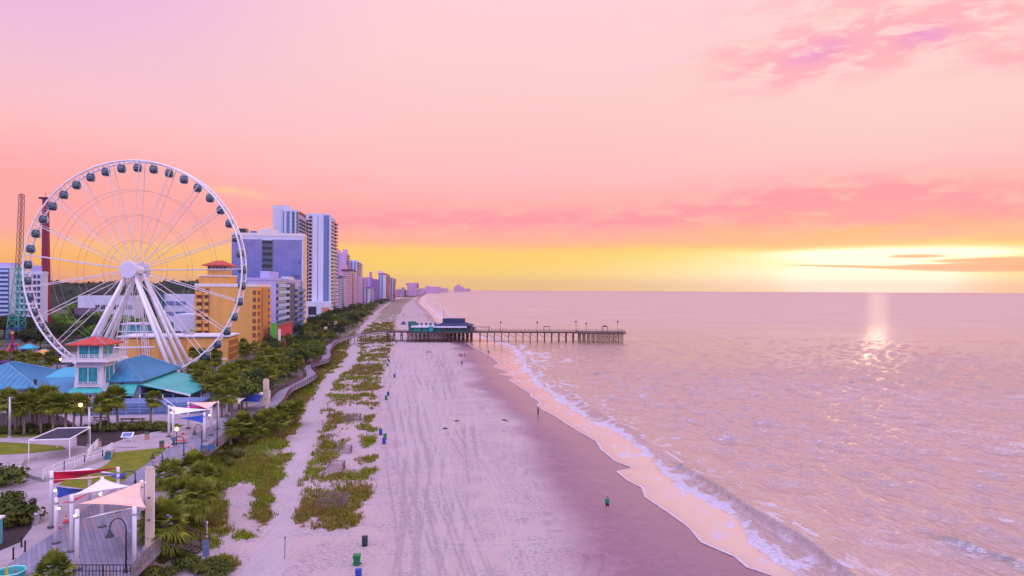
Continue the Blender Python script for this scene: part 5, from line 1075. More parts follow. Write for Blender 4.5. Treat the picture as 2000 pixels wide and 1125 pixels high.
def bush(name, label, r, h, seed, lm, nb=9, per=70, sz=.12):
    rg = random.Random(seed); o = thing(name, label, 'shrub'); m = MB(); cr_ = MB()
    for i in range(nb):
        a = i * 2.399; q = r * .62 * math.sqrt(i / nb); c = Vector((q * math.cos(a), q * math.sin(a), h * (.58 - .22 * q / r) + rg.uniform(-.1, .1) * h)); leafblob(cr_, c, max(r * .42, h * .35), per, sz, rg, min(1.0, h / r * .8)); m.bar((0, 0, 0), c, .04, 4)
    m.build('stem', bark, o); cr_.build('foliage', lm, o); return o
def setup(o, loc, rz, s, label=None, group=None):
    o.location = loc; o.rotation_euler = (0, 0, rz); o.scale = (s, s, s)
    if label: o['label'] = label
    if group: o['group'] = group
    return o
class Kind:
    def __init__(s, protos): s.p, s.used = protos, set()
    def put(s, i, *a):
        i %= len(s.p); o = s.p[i] if i not in s.used else dup(s.p[i]); s.used.add(i); return setup(o, *a)
PALM = Kind([palm('palm', 5.0, 2.0, 1), palm('palm', 4.7, 1.9, 2, 50, 12, .6), palm('palm', 5.4, 2.1, 3, 58, 7, -.4)])
CAB = Kind([palm('palm', 2.2, 1.6, 5, 54, 10, .3), palm('palm', 2.8, 1.7, 6, 54, 14, -.3)])
OAK = Kind([broad('tree', 'tree', 6.5, 3.4, 11, L_oak), broad('tree', 'tree', 5.6, 3.8, 12, L_oak, 15), broad('tree', 'tree', 7.5, 3.0, 13, L_dark)])
BRT = Kind([broad('tree', 'tree', 8.5, 4.8, 15, L_bright, 15, 80, .36), broad('tree', 'tree', 9.5, 5.2, 16, L_dark, 15, 80, .38)])
SHR = Kind([bush('shrub', 'shrub', 1.3, 1.3, 21, L_bush), bush('shrub', 'shrub', 1.7, 1.2, 22, L_oak), bush('shrub', 'shrub', 1.0, 1.0, 23, L_bush)])
ry = lambda: rnd.uniform(0, 6.28)
def crown_at(px, py, zc, z0=LZ):                       # foot of a plant whose crown centre shows at this pixel at height zc
    p = W(px, py, zc); return Vector((p.x, p.y, z0))
# palm row before the left pavilions
for i, x in enumerate((14, 30, 47, 64, 80, 97, 112, 128, 143, 196, 213, 230, 158, 38, 70, 104)):
    p = W(x, rnd.uniform(838, 852), LZ); k = rnd.uniform(.9, 1.12); PALM.put(i, p, ry(), k, ('palm in the dense row of palms before the blue left pavilion' if x < 150 else 'palm in the group between the amber globe lamp and the lone palm'), 'palms before the pavilion' if x < 150 else 'palms by the amber lamp')
PALM.put(1, W(294, 826, LZ), 1.0, .95, 'lone straight palm standing in front of the restaurant terrace')
for i in range(46):                                    # palms on the seaward side of the restaurant
    x, y = rnd.choice([(400, 742), (425, 735), (450, 722), (470, 712), (410, 760), (440, 752), (390, 725), (482, 700), (500, 715), (455, 745), (520, 690), (395, 700), (418, 698), (470, 682), (486, 674)]); p = crown_at(x + rnd.uniform(-14, 14), y + rnd.uniform(-9, 9), LZ + 5.2)
    PALM.put(i, p, ry(), rnd.uniform(.85, 1.15), 'palm in the thick grove between the restaurant and the orange hotel', 'palms of the grove by the restaurant')
for i, (x, y, s) in enumerate(((468, 822, 1.25), (450, 835, .9), (486, 830, .9))): CAB.put(i, crown_at(x, y, LZ + 1.6 * s + .3, 1.0), ry(), s * 1.15, ('biggest palm overhanging the deck railing below the pale peaked shade', 'low palm on the left flank of the big railing palm', 'low palm on the right flank of the big railing palm')[i])
for i, (x, y) in enumerate(((508, 806), (523, 812), (537, 806), (551, 800), (566, 796), (578, 792), (512, 822), (545, 820))): CAB.put(i, crown_at(x, y, 3.6, .6), ry(), rnd.uniform(1.0, 1.25), 'palm in the seaward clump at the foot of the far beige pylon', 'palms by the far pylon')
for i, (x, y, zc, s, lb) in enumerate(((375, 912, 3.4, 1.25, 'large full palm at the top of the near seaward clump'), (324, 930, 3.6, 1.05, 'palm right behind the near beige pylon'), (348, 962, 3.2, 1.1, 'palm in the middle of the near seaward clump'), (398, 988, 2.6, 1.1, 'palm with brown skirt above the slate board'), (330, 1022, 3.6, 1.35, 'nearest seaward palm overhanging the deck railing'), (306, 1032, 3.0, .8, 'small palm left of the nearest seaward palm'), (362, 985, 2.4, .9, 'low palm behind the beach stairs'), (400, 940, 2.4, .9, 'low palm on the right edge of the near seaward clump'))):
    CAB.put(i, crown_at(x, y, zc, .3), ry(), s * 1.25, lb)
CAB.put(0, crown_at(92, 1112, 4.4), .4, 1.05, 'palm rising at the bottom edge beside the play boat')
for i, (x, y, s, lb) in enumerate(((30, 1010, 2.0, 'big round shrub in the mulch bed by the black bollards'), (2, 935, 2.2, 'tall rust tinged shrub cut by the left edge'), (-20, 1000, 2.0, 'shrub behind the round shrub at the left edge'), (22, 975, 1.3, 'low shrub at the back of the round mulch bed'))): SHR.put(i, crown_at(x, y, LZ + .8 * s * .5), ry(), s, lb)
for i, x in enumerate((202, 220, 238, 258, 276, 296, 312, 328)): SHR.put(i, W(x, 838 + (i % 2) * 4, LZ), ry(), 1.25, 'clipped shrub in the dark hedge below the restaurant terrace', 'hedge shrubs below the terrace')
for i, x in enumerate((-20, 0, 18, 36, 54, 72, 92, 112, 132, 160, 178)): SHR.put(i, W(x, 843 + (i % 2) * 5, LZ), ry(), 1.2, 'clipped shrub at the foot of the left palm row', 'hedge shrubs below the palms')
for i, (x, y) in enumerate(((315, 1100), (335, 1085), (350, 1108), (372, 1112), (330, 1125), (390, 1120), (300, 1130), (412, 1108), (440, 1112), (360, 1090), (425, 1125))): SHR.put(i, W(x, y, .15), ry(), rnd.uniform(.7, 1.2), 'leafy dune shrub below the beach stairs', 'dune shrubs below the stairs')
for i in range(30):
    x = rnd.uniform(330, 470); y = 1050 - (x - 330) * 1.35 + rnd.uniform(-28, 28); SHR.put(i, W(x, max(y, 850), .2), ry(), rnd.uniform(.6, 1.1), 'low shrub along the dune foot of the boardwalk railing', 'shrubs along the railing foot')
# trees between the hotels and the dunes, up the coast
zone = [tuple(W(x, y, 4))[:2] for x, y in ((500, 735), (530, 672), (578, 655), (604, 628), (662, 610), (715, 590), (752, 578), (775, 574), (795, 574), (765, 584), (742, 596), (718, 616), (694, 634), (650, 662), (628, 682), (602, 712), (560, 742), (520, 770))]
zx, zy = [p[0] for p in zone], [p[1] for p in zone]; pts = []; tries = 0
while len(pts) < 170 and tries < 40000:
    tries += 1; y = 150 * (1500 / 150) ** rnd.random(); x = rnd.uniform(min(zx), max(zx))
    if not inpoly(np.array([x]), np.array([y]), zone)[0]: continue
    if all((x - a) ** 2 + (y - b_) ** 2 > (3.6 + y * .011) ** 2 for a, b_ in pts): pts.append((x, y))
for x, y in ((540, 690), (556, 698), (572, 690), (586, 700), (548, 712), (566, 714), (580, 716), (596, 690), (606, 676), (620, 668), (636, 660), (612, 690), (592, 672), (575, 676), (630, 650), (648, 645), (662, 636), (676, 628), (600, 655), (618, 645), (500, 735), (515, 728), (530, 735), (490, 755), (508, 752), (470, 775), (450, 785)):
    p = W(x + rnd.uniform(-4, 4), y, LZ + 3); pts.append((p.x, p.y))
for i, (x, y) in enumerate(pts):
    g = 'trees along the dunes up the coast'; lb = 'dark green tree in the long belt between the hotels and the dunes'
    if i % 4 == 0 and y < 330: PALM.put(i, (x, y, LZ), ry(), rnd.uniform(.8, 1.05), 'palm scattered in the tree belt between hotels and dunes', 'palms in the coastal belt')
    else: OAK.put(i, (x, y, LZ), ry(), rnd.uniform(.62, 1.05) * (1 if y < 400 else 1.15), lb, g)
# trees inland, seen through and left of the wheel
for i in range(90):
    if i >= 64: x, y = rnd.uniform(140, 335), rnd.uniform(636, 662)
    elif i < 36: x, y = rnd.uniform(92, 215), rnd.uniform(598, 676)
    elif i < 48: x, y = rnd.uniform(-20, 40), rnd.uniform(580, 660)
    elif i < 58: x, y = rnd.uniform(255, 320), rnd.uniform(598, 628)
    else: x, y = rnd.uniform(40, 90), rnd.uniform(650, 682)
    p = W(x, y + 8, LZ); BRT.put((0 if i % 3 else 1) if i < 36 or i >= 64 else 1, p, ry(), rnd.uniform(.75, 1.2), 'leafy tree in the green mass inland behind the ferris wheel', 'trees inland behind the wheel')
for i, x in enumerate((4, 22, 40, 58, 78, 96, 112, 132, 66, 30, 90, 378, 392, 408, 240, 248, 425)): PALM.put(i, W(x, 732 + rnd.uniform(-12, 6) if x < 200 else (700 if x < 300 else 716), LZ), ry(), rnd.uniform(.8, 1.0), 'palm lining the paved walk at the foot of the wheel', 'palms round the wheel foot')
for kd in (PALM, CAB, OAK, BRT, SHR):
    for i, o in enumerate(kd.p):
        if i not in kd.used: print('unused prototype', o.name)
# wooded skyline inland
tx_ = np.linspace(-1500, -330, 240); ty_ = np.linspace(700, 1500, 40); TX, TY = np.meshgrid(tx_, ty_); TX = TX * (TY / 1100)
TZ = LZ - 2 + (16 + 16 * fbm(TX * .012, TY * .01, 4) + 7 * (fbm(TX * .09, TY * .05, 3))) * sst(TY, 700, 820) * sst(interp(ED, TY[:, 0])[:, None] - 60 - TX, 0, 120)
wd = grid_mesh('distant_woods', TX, TY, TZ, mat('distant_foliage', (.012, .026, .020), .95, .5, .05, c2=(.035, .05, .03), bump=1.0, bs=.25, spec=.03)); wd['kind'] = 'stuff'; wd['label'] = 'dark wooded skyline far behind the ferris wheel'
rg = np.random.RandomState(3); m = MB(); rg2 = random.Random(4)
for i in range(5200):
    j, k_ = rg.randint(3, 39), rg.randint(0, 240); z = TZ[j, k_]
    if z > 5: leafblob(m, Vector((TX[j, k_] + rg.randn() * 3, TY[j, k_] + rg.randn() * 8, z)), 2.6, 3, 1.9, rg2)
wf = m.build('distant_foliage', L_dark); wf['kind'] = 'stuff'; wf['label'] = 'ragged dark tree tops of the far wooded skyline'
# dune grass
cand = np.argwhere((veg > .06) & (GY < 520) & (landh < .4)); pr_ = veg[cand[:, 0], cand[:, 1]]; cand = cand[rg.rand(len(cand)) < np.clip(pr_, 0, 1) ** 1.3]; sel_ = cand[rg.permutation(len(cand))[:34000]]
gx = GX[sel_[:, 0], sel_[:, 1]] + rg.randn(len(sel_)) * .15; gy = GY[sel_[:, 0], sel_[:, 1]] + rg.randn(len(sel_)) * .25; gz = GZ[sel_[:, 0], sel_[:, 1]]
NB = 5; T_ = len(sel_); ang = rg.rand(T_, NB) * 6.28; hh_ = (.16 + .75 * fbm(gx * .45, gy * .45, 3)[:, None] ** 1.5) * (.6 + .8 * rg.rand(T_, NB)) * (1 + np.clip(gy - 120, 0, 300)[:, None] / 500); sp_ = .10 + .3 * rg.rand(T_, NB); wd_ = .03 + gy[:, None] * .00045
bx = gx[:, None] + rg.randn(T_, NB) * .16; by = gy[:, None] + rg.randn(T_, NB) * .2; bz = np.repeat(gz[:, None], NB, 1)
cx_, sx_ = np.cos(ang), np.sin(ang); V = np.stack([np.stack([bx - sx_ * wd_, by + cx_ * wd_, bz - .03], -1), np.stack([bx + sx_ * wd_, by - cx_ * wd_, bz - .03], -1), np.stack([bx + cx_ * sp_, by + sx_ * sp_, bz + hh_], -1)], 2).reshape(-1, 3)
me = bpy.data.meshes.new('dune_grass'); me.vertices.add(len(V)); me.vertices.foreach_set('co', V.ravel()); nF = len(V) // 3; me.loops.add(nF * 3); me.loops.foreach_set('vertex_index', np.arange(nF * 3, dtype=np.int32)); me.polygons.add(nF); me.polygons.foreach_set('loop_start', np.arange(0, nF * 3, 3, dtype=np.int32))
mi = (fbm(gx * .13 + 7, gy * .09, 4) + rg.randn(T_) * .17 > .51).astype(np.int32); me.polygons.foreach_set('material_index', np.repeat(mi, NB)); me.update(calc_edges=True)
me.materials.append(leafmat('dune_grass_green', (.12, .18, .01), (.30, .35, .03))); me.materials.append(leafmat('dune_grass_straw', (.18, .125, .03), (.34, .225, .065)))
go = bpy.data.objects.new('dune_grass', me); col.objects.link(go); go['kind'] = 'stuff'; go['label'] = 'green and straw coloured grass growing over the dunes'

# ------------------------------------------------------------------ fishing pier
PY = 341.0; pk = PY / FPX; PX = lambda px: (px - 1000) * pk; PZ = 4.9
pier = thing('pier', 'long timber fishing pier on many piles running out into the sea', 'pier', (PX(800), PY, 0)); o0 = PX(800); L0, L1 = PX(752) - o0, PX(1218) - o0
hw = 3.6
MB().box(((L0 + L1) / 2, 0, PZ - .25), (L1 - L0, hw * 2, .5)).build('deck', dwood, pier)
tw0 = PX(1128) - o0; MB().box(((tw0 + L1) / 2, 0, PZ - .255), (L1 - tw0, 15, .46)).build('end_deck', dwood, pier)
MB().box((PX(860) - o0, 2, PZ - .255), (PX(925) - PX(798), 19, .46)).build('pavilion_deck', dwood, pier)
def bent(x, w, n, zb, r=.17):
    m = MB(); ys = [-w + 2 * w * i / (n - 1) for i in range(n)]
    for y in ys: m.bar((x, y, zb), (x, y, PZ - .5), r, 7)
    m.box((x, 0, PZ - .62), (.35, 2 * w + .8, .4)); m.bar((x, -w, PZ - 1.0), (x, w, PZ - 3.2), .09, 5); m.bar((x, w, PZ - 1.0), (x, -w, PZ - 3.2), .09, 5); return m.build('pile_bent', dwood, pier)
xs_ = [PX(p) - o0 for p in range(938, 1130, 14)]
for x in xs_: bent(x, 3.0, 3, -1.6)
for x in [PX(p) - o0 for p in (1132, 1141, 1150, 1159, 1168, 1177, 1186, 1195, 1204, 1213)]: bent(x, 6.6, 4, -1.8)
for x in [PX(p) - o0 for p in (758, 770, 785)]: bent(x, 2.4, 2, -.3, .22)
for x in [PX(p) - o0 for p in range(801, 926, 8)]: bent(x, 9, 5, -.6, .2)
m = MB()
for a, b_ in zip(xs_[:-1], xs_[1:]): m.bar((a, -3.05, PZ - 1.0), (b_, -3.05, PZ - 2.6), .09, 5)
for i, a in enumerate([PX(p) - o0 for p in range(801, 918, 8)]): m.bar((a, -9.1, PZ - .8 if i % 2 else PZ - 4), (a + 8 * pk, -9.1, PZ - 4 if i % 2 else PZ - .8), .12, 5)
m.build('cross_brace', dwood, pier)
railing(pier, [(PX(925) - o0, -hw + .1, PZ), (tw0, -hw + .1, PZ), (tw0, -7.4, PZ), (L1 - .1, -7.4, PZ), (L1 - .1, 7.4, PZ), (tw0, 7.4, PZ), (tw0, hw - .1, PZ), (PX(925) - o0, hw - .1, PZ)], 1.05, dwood, 1.8, 3, 'railing')
railing(pier, [(L0, -hw + .1, PZ), (PX(798) - o0, -hw + .1, PZ)], 1.05, dwood, 1.8, 3, 'railing')
M_pt = mat('pier_teal_siding', (.015, .12, .12), .7, .25, .6); M_nb = mat('navy_shingle_roof', (.016, .03, .085), .75, .2, .8, bump=.2)
rs_ = thing('pier_restaurant', 'teal pier house with a navy hipped roof and white fascia on the pier deck', 'restaurant', (PX(860), PY, PZ)); q = lambda p: PX(p) - PX(860)
MB().box(((q(802) + q(922)) / 2, 1, 1.2), (q(922) - q(802), 15, 2.4)).build('wall', M_pt, rs_)
MB().box(((q(808) + q(914)) / 2, -3.4, 2.55), (q(914) - q(808), 9.5, .7)).build('fascia', mat('pale_fascia', (.58, .58, .66), .7), rs_)
m = MB(); zz = lambda y: 26 + (565 - y) * pk - PZ; e0, e1, t0, t1 = q(850), q(925), q(866), q(908)
m.add([(e0, -7.6, 2.92), (e1, -7.6, 2.92), (e1, 9.6, 2.92), (e0, 9.6, 2.92), (t0, -3.5, 4.3), (t1, -3.5, 4.3), (t1, 5, 4.3), (t0, 5, 4.3), (t0, -3.3, 6.3), (t1, -3.3, 6.3), (t1, 4.8, 6.3), (t0, 4.8, 6.3)],
      [(0, 1, 5, 4), (1, 2, 6, 5), (2, 3, 7, 6), (3, 0, 4, 7), (4, 5, 9, 8), (5, 6, 10, 9), (6, 7, 11, 10), (7, 4, 8, 11), (8, 9, 10, 11), (3, 2, 1, 0)]); m.build('roof', M_nb, rs_)
for i in range(9): MB().box((q(864) + i * (q(912) - q(864)) / 8, -6.56, 1.3), (1.0, .1, 1.1)).build('window', M_dk, rs_)
for a, b_ in ((812, 826), (830, 842)): MB().box(((q(a) + q(b_)) / 2, -6.58, 1.15), (q(b_) - q(a), .12, 2.0)).build('shutter', mat('bright_teal_panel', (.02, .30, .26), .6), rs_)
MB().lathe([(1.1, 0), (1.2, .3), (1.2, 2.4), (1.0, 2.8)], 16, (q(846), -7.8, .1)).build('water_tank', mat('tank_teal', (.02, .24, .26), .5), rs_)
MB().box((q(806), -1, 3.6), (3.2, 6, 2.4)).build('roof_unit', M_pt, rs_)
for i in range(5): MB().box((q(816) + i * 2.2, -1 - i % 2, 3.5), (1.1, 1.1, 1.3)).build('roof_vent', mat('vent_slate', (.10, .10, .16), .6), rs_)
MB().bar((q(867), 0, zz(632)), (q(867), 0, zz(606)), .09, 5).build('flag_mast', dwood, rs_)
MB().box((q(924), -6, 1.3), (2.2, 5, 2.6)).build('entry_stair', dwood, rs_)
for i, (px, yt) in enumerate(((978, 630), (1050, 630), (1126, 628), (1146, 632), (1208, 628))):
    o = thing('pier_lamp', ('pier lamp nearest the pier house', 'second pier lamp from the pier house', 'tall pier lamp where the end deck widens', 'shorter pier lamp just onto the end deck', 'pier lamp at the seaward tip of the pier')[i], 'lamp', (PX(px), PY + 2, PZ), 0, 'lamps on the pier'); h = zz(yt); MB().bar((0, 0, 0), (0, 0, h), .09, 6, .06).build('pole', black, o); superell(.42, .42, .5, 2, 10, 6).build('lamp_head', black, o, True, loc=(0, 0, h - .2)); MB().lathe([(.2, 0), (.2, .3)], 8).build('base', black, o)
for i, (a, b_, h) in enumerate(((927, 958, 2.2), (1062, 1074, 2.6), (1176, 1188, 2.6))):
    o = thing('pier_shelter', ('long flat roofed shelter beside the pier house', 'small flat shelter half way along the pier', 'small peaked shelter on the end deck')[i], 'shelter', (PX((a + b_) / 2), PY, PZ), 0, 'shelters on the pier'); w = PX(b_) - PX(a)
    if i == 2: MB().add([(-w / 2, -1.5, h), (w / 2, -1.5, h), (w / 2, 1.5, h), (-w / 2, 1.5, h), (0, -1.5, h + .8), (0, 1.5, h + .8)], [(0, 4, 5, 3), (4, 1, 2, 5), (0, 1, 4), (3, 5, 2), (0, 3, 2, 1)]).build('roof', dwood, o)
    else: MB().box((0, 0, h), (w, 3, .2)).build('roof', dwood, o)
    for x in (-w * .42, w * .42):
        for y in (-1.2, 1.2): MB().bar((x, y, 0), (x, y, h), .08, 5).build('post', dwood, o)

# ------------------------------------------------------------------ winding timber walk over the dunes
wk_px = [(530, 798), (540, 788), (547, 775), (556, 765), (575, 755), (593, 746), (606, 737), (609, 731), (602, 725), (598, 719), (604, 714), (620, 710), (634, 705), (638, 696), (638, 686), (649, 672), (672, 662), (702, 655), (734, 650), (756, 648)]
wz = [LZ + .1] * 4 + [1.9] * 11 + [2.4, 3.2, 4.0, 4.8, PZ]
P_ = [W(x, y, z) for (x, y), z in zip(wk_px, wz)]
def smooth(P, n=4):
    out = []
    for i in range(len(P) - 1):
        p0, p1, p2, p3 = P[max(i - 1, 0)], P[i], P[i + 1], P[min(i + 2, len(P) - 1)]
        for j in range(n): t = j / n; out.append(.5 * ((2 * p1) + (p2 - p0) * t + (2 * p0 - 5 * p1 + 4 * p2 - p3) * t * t + (3 * p1 - p0 - 3 * p2 + p3) * t ** 3))
    return out + [P[-1]]
P_ = smooth(P_); wk = thing('dune_boardwalk', 'winding timber walkway with reddish rails crossing the dunes to the pier', 'walkway', P_[0]); Ls, Rs = [], []
for i, p in enumerate(P_):
    t = (P_[min(i + 1, len(P_) - 1)] - P_[max(i - 1, 0)]); n = Vector((-t.y, t.x, 0)).normalized() * 1.5; Ls.append(p + n - P_[0]); Rs.append(p - n - P_[0])
m = MB(); dn = Vector((0, 0, .22)); vs = [v for a, b_ in zip(Ls, Rs) for v in (a, b_, a - dn, b_ - dn)]; m.add(vs, [f for i in range(len(Ls) - 1) for b4 in (4 * i,) for f in ((b4, b4 + 1, b4 + 5, b4 + 4), (b4 + 1, b4 + 3, b4 + 7, b4 + 5), (b4 + 2, b4, b4 + 4, b4 + 6), (b4 + 3, b4 + 2, b4 + 6, b4 + 7))]); m.build('deck', mat('walk_boards', (.24, .22, .27), .8, .2, 1.5, bump=.3), wk)
M_rr = mat('reddish_rail', (.19, .095, .10), .8, .25, 2, bump=.3)
for S_ in (Ls, Rs): railing(wk, S_, 1.1, M_rr, 2.2, 3, 'rail', .55)
for i in range(0, len(Ls), 3):
    for S_ in (Ls, Rs): p = S_[i]; MB().bar(p - Vector((0, 0, p.z + P_[0].z + .3)), p, .12, 5).build('pile', dwood, wk)
# beach bins ---------------------------------------------------------------
def cart(px, py, cname, c, label, rz=0.0):
    o = thing('wheeled_bin', label, 'bin', W(px, py, 0), rz, 'bins along the beach'); mm = mat(cname, c, .45, .1, 1); m = MB()
    m.add([(-.26, -.26, .08), (.26, -.26, .08), (.26, .28, .08), (-.26, .28, .08), (-.33, -.36, 1.0), (.33, -.36, 1.0), (.33, .36, 1.0), (-.33, .36, 1.0)], [(3, 2, 1, 0), (0, 1, 5, 4), (1, 2, 6, 5), (2, 3, 7, 6), (3, 0, 4, 7), (4, 5, 6, 7)]); m.box((0, -.34, .96), (.70, .06, .08)); m.build('body', mm, o)
    m = MB(); m.box((0, 0, 1.04), (.74, .80, .07), rx=-.05); m.box((0, .02, 1.085), (.5, .5, .04)); m.bar((-.3, .44, 1.02), (.3, .44, 1.02), .03, 6); m.build('lid', mm, o)
    for s in (-.3, .3): MB().lathe([(.11, -.03), (.12, 0), (.11, .03)], 12, (s, .30, .12), ax='Y').build('wheel', black, o)
def barrel(px, py, cname, c, label):
    o = thing('barrel_bin', label, 'bin', W(px, py, 0), ry(), 'bins along the beach'); mm = mat(cname, c, .45, .1, 1)
    MB().lathe([(.27, 0), (.29, .03), (.29, .3), (.305, .32), (.29, .34), (.29, .62), (.305, .64), (.29, .66), (.29, .9), (.31, .93)], 18).build('body', mm, o, True); MB().lathe([(.31, .931), (.32, .96), (.2, 1.0)], 18).build('lid', black if cname == 'bin_black' else mm, o, True)
gb, bb, kb = (.01, .17, .05), (.012, .05, .30), (.012, .035, .045)
barrel(712.5, 1066, 'bin_black', kb, 'nearest dark barrel bin standing apart on the beach'); cart(697, 1106, 'bin_green', gb, 'nearest green wheeled bin on the sand', .15); barrel(700, 1133, 'bin_blue', bb, 'nearest blue barrel bin just in front of the green wheeled bin')
k = [('bin_blue', bb, 'blue'), ('bin_green', gb, 'green'), ('bin_black', kb, 'dark')]
for px, py, ci, lb in ((743.5, 849, 0, 'blue barrel bin left of the second bin pair'), (750, 866, 0, 'blue barrel bin in front at the second bin pair'), (752, 858, 1, 'green barrel bin tucked behind the blue one at the second pair'), (754, 781, 1, 'green barrel bin at the third bin group'), (758, 773, 0, 'blue barrel bin at the third bin group'), (770.5, 737, 0, 'single blue barrel bin standing out on the sand'), (757, 716, 1, 'green barrel bin by the sandy crossing'), (760, 708, 0, 'blue barrel bin behind the sandy crossing'), (760, 690, 2, 'small dark barrel bin up the beach'), (774, 670, 2, 'dark barrel bin nearest the pier')): barrel(px, py, k[ci][0], k[ci][1], lb)
for px, py, w, lb in ((870, 838, 1.0, 'dark driftwood lying on the middle of the beach'), (893, 823, 1.0, 'dark flat driftwood beyond the first piece'), (986, 822, 1.9, 'slim dark log at the edge of the wet sand'), (838, 688, 2.6, 'dark driftwood up the beach near the pier')):
    o = MB().tube([(-w / 2, 0, .06), (-w * .2, .15, .14), (w * .2, .05, .12), (w / 2, .25, .05)], [.08, .14, .12, .05], 7).build('driftwood', dwood, loc=W(px, py, 0)); o.rotation_euler.z = .3 if px < 950 else -.9; tag(o, lb, 'driftwood', 'driftwood on the beach')
# people -------------------------------------------------------------------
skin = mat('skin', (.42, .24, .17), .6, .08, 3)
def person(px, py, label, top, legs, hair, shorts=True, pose=0, h=1.72, rz=0.0, z=0.0):
    """one continuous skinned body; clothes are snug shells taken from its own surface"""
    s = h / 1.72; st = .16 if pose else .05; me = bpy.data.meshes.new('body')
    V = [((0, 0, .95), .15), ((0, .01, 1.15), .145), ((0, .01, 1.36), .165), ((0, 0, 1.48), .065), ((0, -.01, 1.55), .085), ((0, -.015, 1.64), .095), ((0, -.01, 1.70), .06),
         ((.17, .01, 1.41), .065), ((.23, .03, 1.16), .045), ((.22, -.05, .92), .036), ((.22, -.08, .83), .034), ((-.17, .01, 1.41), .065), ((-.23, .03, 1.16), .045), ((-.22, -.05 + st * .6, .92), .036), ((-.22, -.08 + st * .8, .83), .034),
         ((.09, 0, .88), .105), ((.10, -.02 - st * .6, .50), .065), ((.10, .02 - st, .10), .042), ((.105, -.14 - st, .035), .035), ((-.09, 0, .88), .105), ((-.10, -.02 + st * .5, .50), .065), ((-.10, .04 + st * 1.2, .10), .042), ((-.105, -.12 + st * 1.2, .035), .035)]
    E = [(0, 1), (1, 2), (2, 3), (3, 4), (4, 5), (5, 6), (2, 7), (7, 8), (8, 9), (9, 10), (2, 11), (11, 12), (12, 13), (13, 14), (0, 15), (15, 16), (16, 17), (17, 18), (0, 19), (19, 20), (20, 21), (21, 22)]
    me.from_pydata([v for v, _ in V], E, []); o = bpy.data.objects.new('person', me); col.objects.link(o); sk_ = o.modifiers.new('skin', 'SKIN')
    for i, (_, r_) in enumerate(V): me.skin_vertices[0].data[i].radius = (r_ * (1.05 if i < 3 else 1), r_ * (.78 if i < 3 else 1)); me.skin_vertices[0].data[i].use_root = i == 0
    o.modifiers.new('sub', 'SUBSURF').levels = 2; dg = bpy.context.evaluated_depsgraph_get(); ev = o.evaluated_get(dg); bm_ = bpy.data.meshes.new_from_object(ev); o.modifiers.clear(); o.data = bm_
    bm_.materials.clear(); bm_.materials.append(skin); bm_.polygons.foreach_set('use_smooth', [True] * len(bm_.polygons))
    o.location = W(px, py, z); o.rotation_euler = (0, 0, rz); o.scale = (s, s, s); tag(o, label, 'person')
    vs = [v.co.copy() for v in bm_.vertices]; nm = [v.normal.copy() for v in bm_.vertices]
    def part(name, sel, m_, off):
        idx, vv, ff = {}, [], []
        for p in bm_.polygons:
            if sel(sum((vs[i] for i in p.vertices), Vector()) / len(p.vertices)):
                f = []
                for i in p.vertices:
                    if i not in idx: idx[i] = len(vv); vv.append(vs[i] + nm[i] * off)
                    f.append(idx[i])
                ff.append(tuple(f))
        if ff: MB().add(vv, ff).build(name, m_, o, True)
    part('jacket', lambda c: .93 < c.z < 1.47 or (abs(c.x) > .17 and .9 < c.z < 1.45), top, .018)
    part('shorts' if shorts else 'trousers', lambda c: (.55 if shorts else .1) < c.z < .97 and abs(c.x) < .175, legs, .016)
    part('hair', lambda c: c.z > 1.60 and (c.y > -.06 or c.z > 1.69), hair, .014)
    m = MB(); m.lathe([(.004, -.02), (.016, 0), (.004, .03)], 6, (0, -.115, 1.61)); m.build('nose', skin, o)
    m = MB()
    for q_ in (-.035, .035): m.box((q_, -.10, 1.645), (.022, .012, .012))
    m.build('eyes', black, o); return o
M_g = mat('jacket_green', (.01, .22, .11), .8, .1); M_k = mat('cloth_black', (.015, .015, .02), .85, .2); M_n = mat('cloth_navy', (.03, .035, .09), .85, .2); M_m = mat('cloth_maroon', (.20, .02, .05), .8, .2); M_hair = mat('brown_hair', (.05, .03, .02), .7, .2); M_t = mat('cloth_rose', (.40, .14, .12), .8, .1)
person(1186, 998, 'person in a green jacket and black shorts walking on the wet sand', M_g, M_k, M_hair, True, 1, 1.75, .4)
person(1051, 811, 'person dressed all in dark clothes standing at the water edge', M_n, M_k, M_hair, False, 0, 1.75, 1.2)
person(898, 697, 'person in rose clothes, one of three together near the pier', M_t, M_k, M_hair, True, 1, 1.72, .8); person(901.5, 698, 'shorter person in maroon, middle of the three near the pier', M_m, M_m, M_hair, True, 0, 1.5, 2.6); person(907, 696, 'person in navy on the seaward side of the three near the pier', M_n, M_n, M_hair, False, 1, 1.55, 1.8)
person(902, 714, 'person in maroon walking alone nearer than the group of three', M_m, M_k, M_hair, False, 1, 1.72, .3); person(954, 693, 'person standing in the shallow wash near the pier', M_k, M_t, M_hair, True, 0, 1.75, .5)
person(838, 622, 'person in dark clothes on the far beach beyond the pier', M_k, M_n, M_hair, False, 1, 1.9, 0); person(818, 616, 'person in navy on the far beach left of the other walker', M_n, M_k, M_hair, False, 0, 1.9, 0); person(788, 618, 'person in black on the far beach close to the dunes', M_k, M_k, M_hair, False, 0, 1.9, 0)
person(340, 873, 'person in blue clothes walking on the boardwalk deck by the lamp', mat('cloth_blue', (.08, .16, .36), .8), mat('cloth_blue', (.08, .16, .36), .8), M_hair, False, 1, 1.72, .2, DZ)
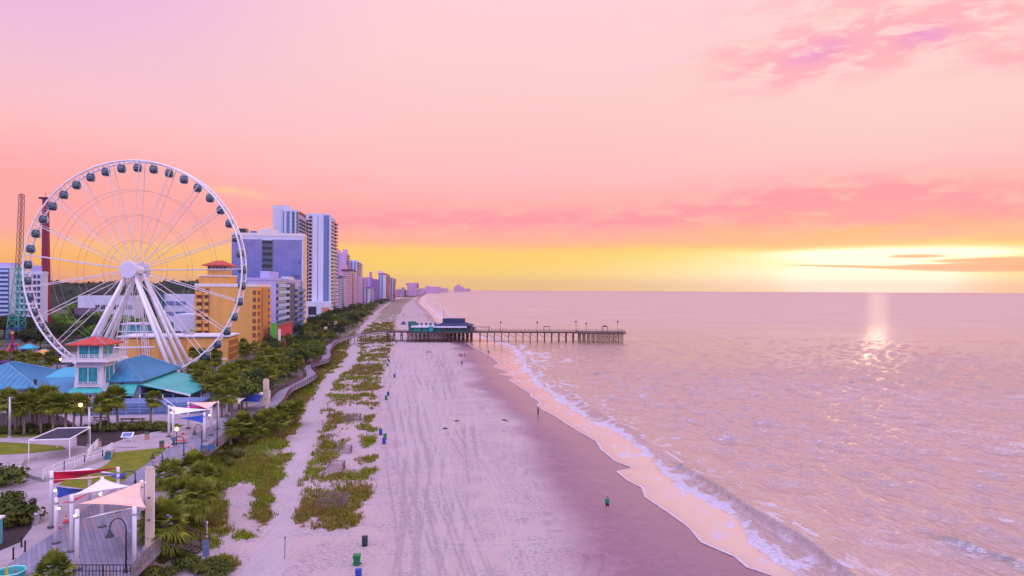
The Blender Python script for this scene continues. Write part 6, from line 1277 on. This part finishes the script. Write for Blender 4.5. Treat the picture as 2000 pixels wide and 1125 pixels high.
o = thing('beach_tent', 'dark beach shelter pitched on the far beach beyond the pier', 'tent', W(788, 634, 0)); m = MB(); m.add([(-1.8, -1.2, 0), (1.8, -1.2, 0), (1.8, 1.2, 0), (-1.8, 1.2, 0), (-.6, 0, 2.4), (.7, 0, 2.4)], [(0, 1, 5, 4), (1, 2, 5), (2, 3, 4, 5), (3, 0, 4)]); m.build('canopy', mat('tent_navy', (.04, .04, .12), .8), o); MB().bar((-2.2, -1, 0), (-1.2, -.2, 2.0), .04, 4).build('pole', black, o)
o = thing('beach_tent', 'pale coral beach shelter on the sand left of the driftwood', 'tent', W(780, 688, 0)); m = MB(); m.add([(-1.1, -.7, 0), (1.1, -.7, 0), (1.1, .7, 0), (-1.1, .7, 0), (-.4, 0, .8), (.4, 0, .8)], [(0, 1, 5, 4), (1, 2, 5), (2, 3, 4, 5), (3, 0, 4)]); m.build('canopy', mat('tent_coral', (.55, .30, .30), .8), o); MB().bar((-1.2, -.5, 0), (-.7, -.2, .7), .03, 4).build('pole', white, o)
# fairground booths inland
for px, py, c, lb in ((56, 694, (.03, .36, .44), 'turquoise roofed fairground booth right of the spider ride'), (18, 722, (.20, .05, .45), 'purple fairground booth at the left edge behind the pavilion'), (122, 716, (.30, .16, .36), 'mauve fairground booth left of the lookout tower'), (86, 706, (.60, .30, .05), 'orange fairground booth among the inland palms')):
    o = place('fairground_booth', lb, 'booth', px, py, LZ, A0, 'fairground booths inland'); MB().box((0, 0, 1.3), (4.4, 3.2, 2.6)).build('wall', mat('lilac_wall', (.40, .36, .55)), o); hip(o, (0, 0), 4.6, 3.6, 2.6, 3.9, 1.0, mat('booth_%d' % px, c, .6), .3); MB().box((0, -1.65, 1.5), (3.2, .1, 1.2)).build('counter_opening', M_dk, o)

# ------------------------------------------------------------------ the morning air over the coast
hb = MB().box((0, FAR * .5, 68), (FAR * 2.9, FAR + 500, 142))
hz = bpy.data.materials.new('haze_air'); hz.use_nodes = True; nt = hz.node_tree; nt.nodes.clear()
pv = nt.nodes.new('ShaderNodeVolumePrincipled'); pv.inputs['Color'].default_value = (1.0, .78, .86, 1); pv.inputs['Density'].default_value = 5.5e-5; pv.inputs['Anisotropy'].default_value = .5
mo = nt.nodes.new('ShaderNodeOutputMaterial'); nt.links.new(pv.outputs[0], mo.inputs['Volume'])
haze = hb.build('haze', hz); haze['kind'] = 'stuff'
